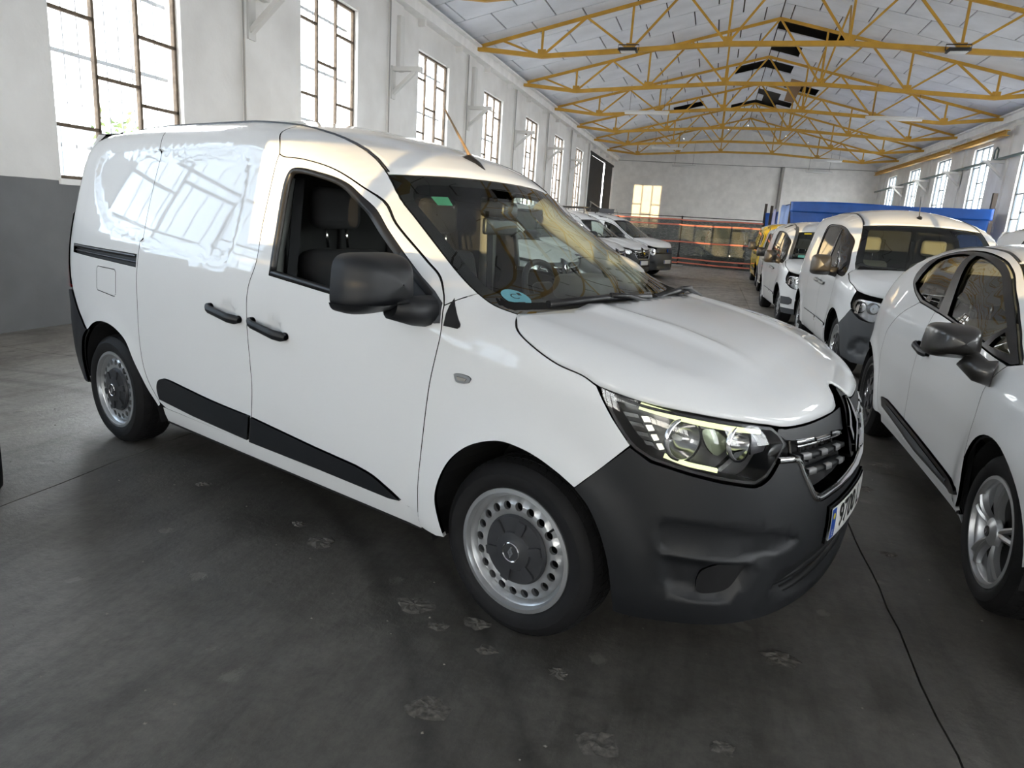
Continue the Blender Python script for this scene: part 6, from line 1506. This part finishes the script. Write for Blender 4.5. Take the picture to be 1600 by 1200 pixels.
# van behind the fence, tail towards us
bh = empty('fenced_van', label='pale van standing behind the mesh fence', cat='van')
build_boxvan(bh, M_PAINT, M_GPLAS, False, 'steel', .1, cabin=False); place_vehicle(bh, .55, 34.6, R(2))
MB().cbox((-3.46, 0, 1.42), (.06, 1.15, .42), .03).build('rear_window', M_FRIT, bh)

# mesh fence with orange tapes
M_MESH = bpy.data.materials.new('dark green shade net'); M_MESH.use_nodes = True
_nt = M_MESH.node_tree; _b = _nt.nodes['Principled BSDF']; _b.inputs['Base Color'].default_value = (.012, .020, .018, 1); _b.inputs['Roughness'].default_value = .6
_wv = _nt.nodes.new('ShaderNodeTexNoise'); _wv.inputs['Scale'].default_value = 9; _tc = _nt.nodes.new('ShaderNodeTexCoord'); _mp = _nt.nodes.new('ShaderNodeMapping'); _mp.inputs['Scale'].default_value = (1, 1, 7); _nt.links.new(_tc.outputs['Object'], _mp.inputs[0]); _nt.links.new(_mp.outputs[0], _wv.inputs['Vector'])
_mr = _nt.nodes.new('ShaderNodeMapRange'); _mr.inputs[1].default_value = .35; _mr.inputs[2].default_value = .7; _mr.inputs[3].default_value = .95; _mr.inputs[4].default_value = .78; _nt.links.new(_wv.outputs[0], _mr.inputs[0]); _nt.links.new(_mr.outputs[0], _b.inputs['Alpha'])
M_ORNG = mat('orange plastic tape', (.50, .13, .08), .6)
fn = empty('mesh_fence', (0, 0, 0), 0, 'dark green mesh fence with orange tapes across the far end', 'fence')
fpts = [(-5.9, 30.4), (-1.35, 29.2), (1.7, 28.4)]
def fence_row(z, amp=.03, n=40):
    out = []; acc = 0
    for (xa, ya), (xb, yb) in zip(fpts[:-1], fpts[1:]):
        for i in range(n):
            t = i / n; out.append((xa + (xb - xa) * t, ya + (yb - ya) * t + amp * math.sin(acc * .9 + z * 2.1) * math.sin(PI * t), z + .02 * math.sin(acc * .37))); acc += 1
    return out
for k, ((xa, ya), (xb, yb)) in enumerate(zip(fpts[:-1], fpts[1:])):
    rows = [[(xa + (xb - xa) * t, ya + (yb - ya) * t + .05 * math.sin(t * 19 + z * 3 + k) * math.sin(PI * t), z) for t in np.linspace(0.004, .996, 50)] for z in np.linspace(.06, 1.88, 10)]
    V, F = grid_mesh(rows); mesh_obj('net_panel', V, F, M_MESH, fn)
    for zz in (1.86, 1.66, 1.0, .34, .17):
        rows = [[(xa + (xb - xa) * t, ya + (yb - ya) * t - .03 + .05 * math.sin(t * 19 + zz * 3 + k) * math.sin(PI * t), zz + dz + .012 * math.sin(t * 5 + k * 2 + zz)) for t in np.linspace(0, 1, 50)] for dz in (-.026, .026)]
        V, F = grid_mesh(rows); mesh_obj('orange_tape', V, F, M_ORNG, fn)
for x, y in fpts:
    MB().tube([(x, y, 0), (x, y, 2.0)], .03, 8).build('post', M_BLACKST, fn); MB().cbox((x, y, .04), (.5, .22, .08), .02).build('foot_block', mat('grey concrete foot', (.3, .3, .29), .8), fn)
MB().tube([(x, y, 1.97) for x, y in fpts], .018, 6).build('top_rail', M_BLACKST, fn)
# blue tarpaulin enclosure
M_TARP = mat('blue tarpaulin', (.008, .085, .38), .4, noise=.15, nscale=3); M_TARPL = mat('pale blue sheet', (.28, .40, .72), .4)
tp = empty('tarpaulin_booth', (0, 0, 0), 0, 'blue tarpaulin booth standing behind the right row of vans', 'booth')
def drape(nm, a, b, z0, z1, m, amp=.05, fr=14):
    rows = [[(a[0] + (b[0] - a[0]) * t + amp * .4 * math.sin(t * fr + z * 2), a[1] + (b[1] - a[1]) * t + amp * math.sin(t * fr + z * 1.3), z + (.03 * math.sin(t * fr * .7) if z == z1 else 0)) for t in np.linspace(0, 1, 60)] for z in np.linspace(z0, z1, 8)]
    V, F = grid_mesh(rows); o = mesh_obj(nm, V, F, m, tp); md = o.modifiers.new('thickness', 'SOLIDIFY'); md.thickness = .006
drape('front_sheet', (2.45, 26.7), (7.95, 24.7), 0.05, 2.62, M_TARP); drape('top_valance', (2.42, 26.62), (7.97, 24.62), 2.32, 2.66, M_TARP, .03, 9)
drape('side_sheet', (2.45, 26.7), (2.2, 28.2), .05, 2.55, M_TARPL, .08, 16); drape('side_sheet', (2.2, 28.2), (1.95, 31.5), .05, 2.35, M_TARP, .12, 12); drape('side_sheet', (2.12, 28.6), (2.05, 29.4), .05, 2.45, mat('lilac sheet', (.45, .45, .68), .5), .06, 9)
for x, y, h in ((2.45, 26.75, 2.66), (7.97, 24.7, 2.68), (2.0, 29.6, 2.6), (1.9, 31.6, 2.75)): MB().box((x - .05, y - .05, 0), (x + .05, y + .05, h)).build('post', mat('dark weathered wood', (.06, .045, .035), .8), tp)
V, F = grid_mesh([[(2.45, 26.7, 2.6), (7.95, 24.7, 2.6)], [(2.2, 28.2, 2.55), (8.1, 27.5, 2.62)]]); mesh_obj('roof_sheet', V, F, M_TARP, tp)
# tyre at the left edge of the frame
tyr = empty('tyre', (-3.165, 2.1, .31), 0, 'black tyre standing at the left edge of the photo', 'tyre')
tyr.rotation_euler = (0, 0, R(-35))
o = tyre_mesh(.31, .207, .19).build('casing', M_RUB, tyr); tread_mesh(.31, .19).build('tread', M_RUB, tyr)
MB().lathe([(.205, .02), (.19, .03), (.17, .09), (.19, .16), (.205, .17)], 40).build('inner_liner', M_GAP, tyr)
